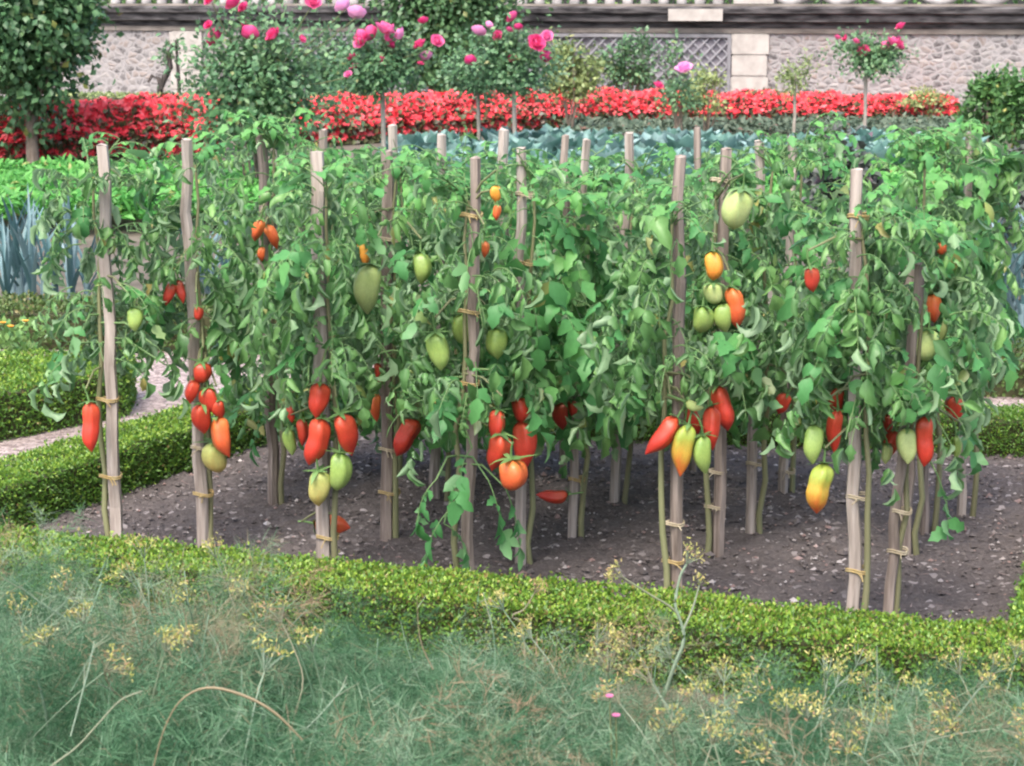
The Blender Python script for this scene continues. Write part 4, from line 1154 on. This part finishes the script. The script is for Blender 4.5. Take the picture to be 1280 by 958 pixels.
plan('X', 'leafy tomato plant in the back row behind the lone curled red tomato', 204, 545, .24, 70, tint=(.2, 1), flat=.35)
plan('F', 'bright leafy tomato plant behind the dark middle stake', 209, 545, .24, 74, tint=(.3, 1), flat=.4)
plan('G', 'tomato plant on the dark middle stake with grey curled leaves and low trailing shoots', 235, 540, .20, 74, curl=1.9, fruits=[(548, 440, 50, 30, 5, 'G', 'p', 0, -.05), (578, 412, 40, 26, 0, 'G', 'r', 0, .1), (621, 430, 40, 28, 5, 'G', 'p', 0, .05), (606, 312, 22, 11, 0, 'O', 'h'), (620, 243, 22, 15, 0, 'A', 'p'), (621, 266, 20, 10, 0, 'O', 'p'),
             (620, 531, 38, 23, -12, 'R', 'p'), (622, 566, 54, 29, -12, 'R', 'h'), (641, 594, 42, 37, 0, 'O', 'r', 0, -.12)],
             extra=[(530, 500, 70, 2.2, .1, 3.3, 0), (550, 520, 80, 2.4, 0, 3.6, 0), (545, 600, 60, 1.5, -.6, 3.5, 1), (560, 640, 70, 1.5, -.4, 3.8, 1), (555, 655, 60, 1.8, -.3, .2, 1), (610, 600, 80, 1.5, -1.0, -.6, 1), (632, 610, 80, 1.5, -1.1, .2, 1), (590, 560, 70, 2.0, -.4, 3.9, 1), (650, 490, 60, 2.5, -.3, 0, 1)], tint=(.0, .7), yellow=.05)
plan('H', 'broad-leaved bright green tomato plant with dark red tomatoes tucked under it', 215, 520, .26, 84, fruits=[(651, 513, 32, 23, 5, 'R', 'r', 0, -.2), (655, 556, 60, 31, 10, 'R', 'p', 0, -.2)], flat=.75, tint=(.1, .9), size=.07)
plan('I', 'back row tomato plant under the far pale stake top, left of the pinkish stake', 209, 545, .22, 60, tint=(.3, 1), flat=.4)
plan('K', 'pale green back row tomato plant between the pinkish and slim pale stakes', 209, 545, .24, 70, tint=(.3, 1), flat=.4)
plan('J', 'tomato plant with thick pale stem and a flat boat-shaped red tomato near the soil', 230, 530, .25, 84, fruits=[(690, 620, 40, 17, -84, 'R', 'p', -.3), (702, 520, 38, 21, 0, 'D', 'p'), (716, 512, 24, 14, 8, 'D', 'p')], flat=.6, tint=(.1, 1), size=.068)
plan('L', 'light green tomato plant in the back row before the cabbages', 209, 545, .25, 80, tint=(.3, 1), flat=.4)
plan('M', 'front tomato plant with pointed red, half-ripe and green tomatoes fanned out in a bunch', 255, 500, .20, 70, curl=1.8, fruits=[(827, 546, 62, 27, -42, 'R', 'h', .1), (854, 563, 68, 31, -10, 'B', 'h'), (879, 569, 52, 25, 6, 'G', 'p'), (889, 536, 56, 25, 6, 'R', 'h', 0, -.03), (866, 525, 40, 22, 18, 'R', 'p', 0, .02), (868, 507, 26, 13, 70, 'P', 'p'), (855, 545, 22, 18, 0, 'O', 'p', 0, -.02)], tint=(0, .8))
plan('N', 'back row tomato plant showing between the brown front stake and the dark one', 204, 545, .24, 70, tint=(.3, 1), flat=.3)
plan('O', 'tomato plant with a big pale green tomato near the top and a mixed cluster below', 225, 500, .21, 74, fruits=[(921, 262, 52, 36, -10, 'P', 'r', 0, -.22), (892, 333, 36, 25, 0, 'A', 'r', 0, -.2), (892, 367, 28, 24, 0, 'P', 'r', 0, -.2), (878, 400, 34, 28, -4, 'G', 'r', 0, -.2), (905, 398, 38, 24, 6, 'G', 'p', 0, -.2), (919, 385, 52, 23, 10, 'O', 'w', 0, -.2), (904, 511, 58, 27, 10, 'R', 'w', .1, -.1)], tint=(0, .85), yellow=.04)
plan('P', 'tomato plant with a small half-hidden red tomato behind the mixed cluster', 190, 520, .24, 80, fruits=[(978, 505, 28, 20, -25, 'R', 'p')], tint=(.1, 1))
plan('Q', 'back row tomato plant left of the dark kale with upright leafy tips', 180, 545, .24, 72, tint=(.2, 1), flat=.3, top_shoots=6)
plan('R', 'front tomato plant on the tall right stake with hanging grey-green leaves', 270, 540, .21, 84, curl=1.8, fruits=[(1015, 350, 32, 18, 12, 'D', 'p', 0, -.14), (1016, 556, 50, 26, 2, 'G', 'p'), (1044, 540, 58, 20, -4, 'R', 'h', 0, -.02), (1024, 611, 66, 33, -6, 'B', 'w'), (1046, 500, 32, 20, 0, 'R', 'r', 0, .1)],
             extra=[(1090, 540, 60, 2.4, -.5, -.4, 0), (1095, 500, 60, 2.4, -.3, .2, 0), (1050, 430, 60, 2.2, -.2, 3.6, 0), (1100, 560, 55, 2.0, -.6, -.7, 0)], tint=(0, .75))
plan('T', 'tomato plant on the slanting stake with a fat red and a pale green tomato', 300, 560, .19, 62, fruits=[(1134, 558, 46, 27, -2, 'P', 'p'), (1156, 552, 66, 26, -4, 'R', 'w', .1), (1114, 556, 36, 20, -8, 'R', 'p', 0, .05), (1110, 530, 24, 14, 0, 'D', 'p', 0, .05), (1108, 568, 26, 14, 0, 'P', 'p', 0, .02), (1196, 560, 32, 11, 0, 'G', 'p', 0, .1)],
             extra=[(1170, 590, 75, 1.6, -1.1, -.2, 1), (1180, 540, 60, 2, -.8, -.4, 0)], tint=(0, .8), dx=.02)
plan('U', 'tall leafy tomato plant behind the slanting stake', 190, 510, .20, 84, tint=(.1, 1), flat=.35, top_shoots=6, fruits=[(1158, 432, 42, 30, 0, 'P', 'r', 0, -.12)])
plan('V', 'tomato plant with a hidden orange tomato high on the right', 180, 480, .18, 66, fruits=[(1166, 386, 36, 22, 10, 'O', 'p', 0, -.2), (1177, 311, 16, 13, 0, 'O', 'r', 0, -.2)], tint=(.2, 1), flat=.4, top_shoots=6)
plan('S', 'rightmost tomato plant with long light green leaves and a small red tomato', 185, 452, .165, 58, fruits=[(1193, 511, 36, 25, -5, 'R', 'p', 0, -.15)], flat=.6, tint=(.3, 1), size=.07, extra=[(1215, 380, 80, 1.8, -.6, -.6, 1), (1225, 350, 70, 1.8, -.5, -.3, 1), (1205, 470, 50, 1.8, -.6, -.2, 1)])

for a_, k_ in CALLS:
    for fr in k_.get('fruits', ()):
        Yf = ST[a_[0]][0] + (fr[8] if len(fr) > 8 else -.07)
        for q in (-.33, 0, .33):
            FRUIT_AT.append((atY(fr[0] + math.sin(R(fr[4])) * fr[2] * q, fr[1] + math.cos(R(fr[4])) * fr[2] * q, Yf), fr[3] * PXM(Yf) * .62))
SHOWN = {'A': [(182, 205), (375, 650)], 'B': [(175, 255), (330, 475)], 'C': [(170, 225)], 'D': [(190, 255), (455, 500)], 'E': [(188, 262), (440, 560)], 'F': [(169, 205)], 'G': [(198, 480)],
         'H': [(187, 330)], 'I': [(163, 200)], 'J': [(175, 205)], 'K': [(170, 195)], 'L': [(167, 205)], 'M': [(197, 320), (430, 520)], 'N': [(160, 205)], 'O': [(187, 350)], 'P': [(178, 205)],
         'Q': [(172, 212)], 'R': [(212, 290), (480, 640)], 'S': [(167, 205)], 'W': [(163, 180)], 'X': [(157, 185)], 'T': [(560, 640)]}
STAKE_AT = []
for k, spans in SHOWN.items():                        # the lengths of stake left bare by the pruning
    Y, t_, b_, w = ST[k][:4]
    for y0, y1 in spans:
        for y in np.arange(y0, y1, 7.0):
            x = t_[0] + (b_[0] - t_[0]) * (y - t_[1]) / (b_[1] - t_[1])
            STAKE_AT.append((atY(x, y, Y), w * PXM(Y) * .85))
for a_, k_ in CALLS:
    tomato_plant(*a_, **k_)

# ------------------------------------------------------------------ fennel in the foreground
def fennel_meshes(H, spread, nstem, nfrond, tone=.42, dry=.09):
    """thread foliage, plus the stems that carry it"""
    P, D, LN = [], [], []
    stem = MB(); paths = []
    for i in range(nstem):
        az = rng.random() * 6.28; el = rng.uniform(.9, 1.45)
        C = curve((rng.normal(0, .03), rng.normal(0, .03), 0), (math.cos(az) * math.cos(el), math.sin(az) * math.cos(el), math.sin(el)), H * rng.uniform(.7, 1.0), rng.uniform(-.1, .5), 8, .04)
        tube(stem, C, np.linspace(.006, .0018, 9), 5, tint=(rng.random() * .5, 0)); paths.append(C)
    tints, dry_ = [], []
    for i in range(nfrond):
        n_before = len(P); dv_ = rng.uniform(.5, 1) if rng.random() < dry else 0.0
        C = paths[rng.integers(nstem)]
        j = rng.integers(2, 8); p = C[j] + (C[j + 1] - C[j]) * rng.random()
        az = rng.random() * 6.28; el = rng.uniform(.0, 1.1)
        F_ = curve(p, (math.cos(az) * math.cos(el), math.sin(az) * math.cos(el), math.sin(el)), rng.uniform(.14, .30) * spread, rng.uniform(.2, 1.3), 10, .05)
        T = unit(np.gradient(F_, axis=0)); tb = np.clip(rng.normal(tone, .34), 0, 1)
        # rachis
        dry_.append(np.full(len(F_) - 1, dv_)); P.append(F_[:-1]); D.append(np.diff(F_, axis=0)); LN.append(np.linalg.norm(np.diff(F_, axis=0), axis=1)); tints.append(np.full(len(F_) - 1, tb))
        for k in range(1, 11):
            for sgn in (-1, 1):
                s_ = unit(np.cross(T[k], rng.standard_normal(3)))
                q = curve(F_[k], T[k] * .8 + s_ * sgn, .085 * spread * (1.1 - .07 * k), .3, 4, .08)
                tq = unit(np.gradient(q, axis=0))
                m = 11
                w = rng.integers(0, 5, m)
                dry_.append(np.full(m, dv_)); P.append(q[w]); D.append(tq[w] + rng.normal(0, .65, (m, 3))); LN.append(rng.uniform(.02, .06, m)); tints.append(np.full(m, tb) + rng.normal(0, .12, m))
    P, D, LN, tn, dr = map(np.concatenate, (P, D, LN, tints, dry_))
    n = len(P)
    fol = MB()
    leaves(fol, P, D, rng.standard_normal((n, 3)), LN, rng.uniform(.0003, .0006, n), bend=rng.normal(0, .5, n), rows=2, cols=2, prof='thread', tint=np.stack([np.clip(tn, 0, 1), np.maximum(dr, np.where(rng.random(n) < .02, .7, 0))], 1))
    return stem, fol
FEN = []
for H, sp, ns, nf, tn_, dr_ in ((.56, 1.05, 11, 130, .22, .03), (.52, 1.0, 12, 140, .42, .05), (.60, 1.1, 10, 110, .62, .08), (.54, 1.05, 12, 150, .12, .02), (.55, 1.0, 12, 105, .50, .30)):
    s_, f_ = fennel_meshes(H, sp, ns, nf, tn_, dr_)
    r0 = empty('fennel_plant', (0, 0, 0))
    FEN.append((r0, s_.build('stems', M['fennel_stalk'], r0), f_.build('foliage', M['fennel'], r0)))

def smooth_path(p, k=4):
    p = np.array(p, float); q = np.vstack([2 * p[0] - p[1], p, 2 * p[-1] - p[-2]]); out = []
    for i in range(1, len(q) - 2):
        for t_ in np.arange(k) / k:
            a_, b_, c_, d_ = q[i - 1], q[i], q[i + 1], q[i + 2]
            out.append(.5 * ((2 * b_) + (c_ - a_) * t_ + (2 * a_ - 5 * b_ + 4 * c_ - d_) * t_ ** 2 + (-a_ + 3 * b_ - 3 * c_ + d_) * t_ ** 3))
    out.append(p[-1]); return np.array(out)
def umbel(parent, base, path, rtop, nray=9, rayL=.045, dry=.3, stalk_r=.0022, label=None):
    """a flower stalk along path (world points) that ends in a flat-topped umbel"""
    sm = MB(); path = smooth_path(path)
    tube(sm, path, np.linspace(stalk_r, stalk_r * .5, len(path)), 6, tint=(rng.random(), dry * rng.random()))
    d = unit(path[-1] - path[-2]); um = MB()
    a = unit(np.cross(d, [0.3, .8, .2])); b_ = np.cross(d, a)
    for k in range(nray):
        q = k * 2.4; sp = .25 + .6 * math.sqrt((k + .5) / nray)
        dd = unit(d + (a * math.cos(q) + b_ * math.sin(q)) * sp)
        e = path[-1] + dd * rayL * rng.uniform(.8, 1.15)
        tube(sm, [path[-1], (path[-1] + e) / 2 + d * .002, e], .0009, 4, tint=(rng.random(), dry), cap=False)
        m = 10
        fl = e + rng.normal(0, .0055, (m, 3)) * (.6 + .9 * rng.random())
        leaves(um, fl, rng.standard_normal((m, 3)) + d, rng.standard_normal((m, 3)), rng.uniform(.005, .009, m), .0028, rows=1, cols=3, prof='petal', tint=np.stack([rng.random(m), np.where(rng.random(m) < dry, rng.random(m), 0)], 1))
    st = sm.build('flower_stalk', M['fennel_stalk'], parent, base)
    u = um.build('umbel', M['umbel'], st, base)
    if label: tag(st, label)
    return st

spots = []
for px, Y, s_ in ((-20, 2.75, 1.03), (190, 2.70, 1.0), (400, 2.72, 1.02), (600, 2.70, 1.0), (800, 2.74, .98), (1010, 2.72, .95), (1230, 2.75, .98),
                  (60, 3.25, 1.0), (300, 3.2, .98), (520, 3.22, .95), (720, 3.25, .88), (930, 3.2, .82), (1150, 3.3, .78), (1310, 3.3, .82),
                  (-30, 3.8, .90), (180, 3.75, .90), (390, 3.75, .82), (590, 3.7, .76), (790, 3.7, .70), (1000, 3.65, .62), (1270, 3.7, .68),
                  (20, 4.35, .80), (220, 4.2, .82), (420, 4.1, .60), (560, 4.0, .58), (700, 3.95, .54), (860, 3.85, .48), (660, 3.5, .76), (1110, 3.6, .52)):
    spots.append((gnd(px, Y), s_, px))
FLAB = 'feathery blue-green fennel plant in the thick foreground mass before the front hedge'
FG = 'feathery fennel plants in the foreground'
PLANTS = []
for i, (p, s_, px) in enumerate(spots):
    vi = 4 if i in (4, 12, 15, 18, 22) else i % 4
    r0, s0, f0 = FEN[vi]
    if i < 5:
        r, sO, fO = r0, s0, f0
    else:
        r = r0.copy(); COL.objects.link(r)
        for src in (s0, f0):
            c = src.copy(); COL.objects.link(c); c.parent = r
    r.location = tuple(p); r.scale = (1, 1, 1); r.rotation_euler = (0, 0, 0)
    for c in [s0, f0] if i < 5 else [o for o in COL.objects if o.parent == r]:
        c.rotation_euler = (0, 0, rng.random() * 6.28); c.scale = (s_ * 1.05, s_ * 1.05, s_)
    tag(r, FLAB, 'fennel', FG)
    PLANTS.append((r, p, s_, px))
def nearest(px, Y):
    g = gnd(px, Y); return min(PLANTS, key=lambda a_: np.linalg.norm(a_[1] - g))
# seed heads seen in the photo: (pixel, depth, rays, how dry)
UMB = [(232, 742, 3.6, .2), (206, 806, 3.2, .3), (60, 800, 3.3, .3), (165, 720, 3.9, .2), (305, 735, 3.8, .4), (105, 770, 3.6, .4), (352, 770, 3.5, .6), (390, 805, 3.3, .2), (330, 830, 3.1, .1), (180, 690, 4.2, .2), (85, 730, 4.0, .5),
       (630, 755, 3.8, .1), (665, 790, 3.6, .2), (745, 795, 3.6, .3), (790, 800, 3.5, .5), (760, 830, 3.4, .5), (815, 845, 3.3, .6), (775, 870, 3.2, .6), (840, 815, 3.5, .3), (875, 870, 3.1, .4), (905, 845, 3.4, .2), (920, 880, 3.1, .2), (950, 860, 3.2, .3), (985, 885, 3.0, .2), (1010, 890, 3.0, .2), (1045, 850, 3.4, .1), (1035, 838, 3.5, .1), (1070, 825, 3.6, .1), (1085, 850, 3.4, .4), (1140, 862, 3.4, .1), (1180, 880, 3.3, .2), (1220, 850, 3.5, .3), (1240, 835, 3.6, .2),
       (1110, 910, 3.0, .4), (1190, 905, 3.0, .5), (1250, 900, 3.0, .5), (890, 920, 2.9, .4), (840, 905, 2.9, .5), (960, 930, 2.8, .5), (1060, 930, 2.8, .5), (1270, 815, 3.7, .3), (1200, 835, 3.6, .3), (270, 690, 4.2, .3), (25, 760, 3.7, .4), (130, 830, 3.2, .5), (240, 800, 3.3, .5)]
for x, y, Y, dry in UMB:
    r, p, s_, px = nearest(x, Y)
    e = atY(x, y, Y)
    e = e + np.array([0, 0, -.015])
    b0 = e + np.array([rng.normal(0, .10), rng.normal(0, .05), -.30 * rng.uniform(.7, 1.2)])
    mid = (b0 + e) / 2 + rng.normal(0, .035, 3) * [1, 1, .3]
    umbel(r, p, [b0, b0 * .6 + mid * .4, mid, mid * .4 + e * .6 + [0, 0, .01], e], 0, rng.integers(7, 12), rng.uniform(.03, .05), dry)
# the forked pale stalk that rises over the front hedge
r, p, s_, px = nearest(850, 3.7); Y = 3.75
tag(r, 'fennel plant with a forked pale stalk rising in front of the brown stake')
trunk_ = [p + [0, 0, .1], atY(826, 880, Y), atY(842, 835, Y), atY(855, 800, Y), atY(850, 775, Y)]
umbel(r, p, trunk_ + [atY(844, 755, Y), atY(850, 722, Y), atY(858, 706, Y)], 0, 7, .035, .2, .005, 'thick forked pale flower stalk')
umbel(r, p, [atY(852, 782, Y), atY(842, 762, Y), atY(810, 742, Y), atY(779, 722, Y)], 0, 7, .03, .5, .0032)
umbel(r, p, [atY(853, 790, Y), atY(866, 760, Y), atY(874, 732, Y)], 0, 4, .015, .3, .003)
# dry bent stalk and the arched stem lower left
r, p, s_, px = nearest(250, 2.75); Y = 2.8
tag(r, 'fennel plant with a dry arched brown stalk at the lower left')
sm = MB(); pth = smooth_path([atY(x, y, Y) for x, y in ((378, 925), (342, 890), (300, 868), (258, 860), (226, 876), (206, 910), (192, 960), (186, 1010))])
tube(sm, pth, np.interp(np.linspace(0, 1, len(pth)), [0, .15, .35, .6, 1], [.0012, .0024, .0024, .0013, .0011]), 6, tint=(.0, .85))
pth = smooth_path([atY(x, y, Y - .05) for x, y in ((178, 864), (150, 876), (122, 906), (95, 935), (60, 962), (30, 1000))]); tube(sm, pth, np.linspace(.0012, .0018, len(pth)), 6, tint=(.6, .4))
tag(sm.build('dry_stalk', M['fennel_stalk'], r, p), 'dry bent brown stalk')
r, p, s_, px = nearest(720, 3.6)
umbel(r, p, [p + [0, 0, .15], atY(655, 800, 3.6), atY(640, 772, 3.6), atY(655, 762, 3.6), atY(668, 742, 3.6)], 0, 6, .02, .8)
# thin bare stalks leaning out of the mass
for k in range(60):
    x, y, Y = rng.uniform(-10, 1290), 0, rng.uniform(2.8, 4.3)
    r, p, s_, px = nearest(x, Y)
    lim = np.interp(x, [0, 300, 560, 800, 1280], [640, 690, 745, 775, 800])
    e = atY(x, lim + rng.uniform(0, 1) ** .8 * 200, Y)
    ln = rng.uniform(.06, .17); az = rng.random() * 6.28; ti = rng.uniform(.1, .9)
    b0 = e - np.array([math.cos(az) * math.sin(ti), math.sin(az) * math.sin(ti), math.cos(ti)]) * ln
    sm = MB(); pth = smooth_path([b0, (b0 + e) / 2 + rng.normal(0, .008, 3), e]); tube(sm, pth, np.linspace(.0013, .0006, len(pth)), 5, tint=(rng.random(), .8 * (rng.random() < .3)))
    for j in range(rng.integers(0, 3)):
        q = pth[rng.integers(3, len(pth))]; tube(sm, [q, q + (e - b0) * .2 + rng.normal(0, .018, 3)], [.0011, .0006], 4, tint=(rng.random(), .3), cap=False)
    sm.build('bare_stalk', M['fennel_stalk'], r, p)
# a small pink aster between the seed heads
b = gnd(772, 3.0)
aster = empty('pink_aster', b, 'small pink flowers half buried among the dry fennel seed heads', 'flowers')
mb = MB()
for x, y in ((762, 872), (770, 896)):
    e = atY(x, y, 2.95); tube(mb, [b, (b + e) / 2 + [.01, 0, 0], e], [.003, .002, .0015], 5)
mb.build('stems', M['stem'], aster, b)
M['aster'] = leaf_mat('aster', [(0, (.36, .08, .18)), (1, (.48, .18, .30))], (.7, .3, .5), trans=.2)
for x, y in ((762, 872), (770, 896)):
    e = atY(x, y, 2.95); mb = MB(); ang = np.arange(11) * .6
    leaves(mb, np.tile(e, (11, 1)), np.stack([np.cos(ang), np.sin(ang) - .2, np.full(11, .5)], 1), (0, -.5, 1), .008, .0028, rows=2, prof='petal'); mb.build('flower_head', M['aster'], aster, b)
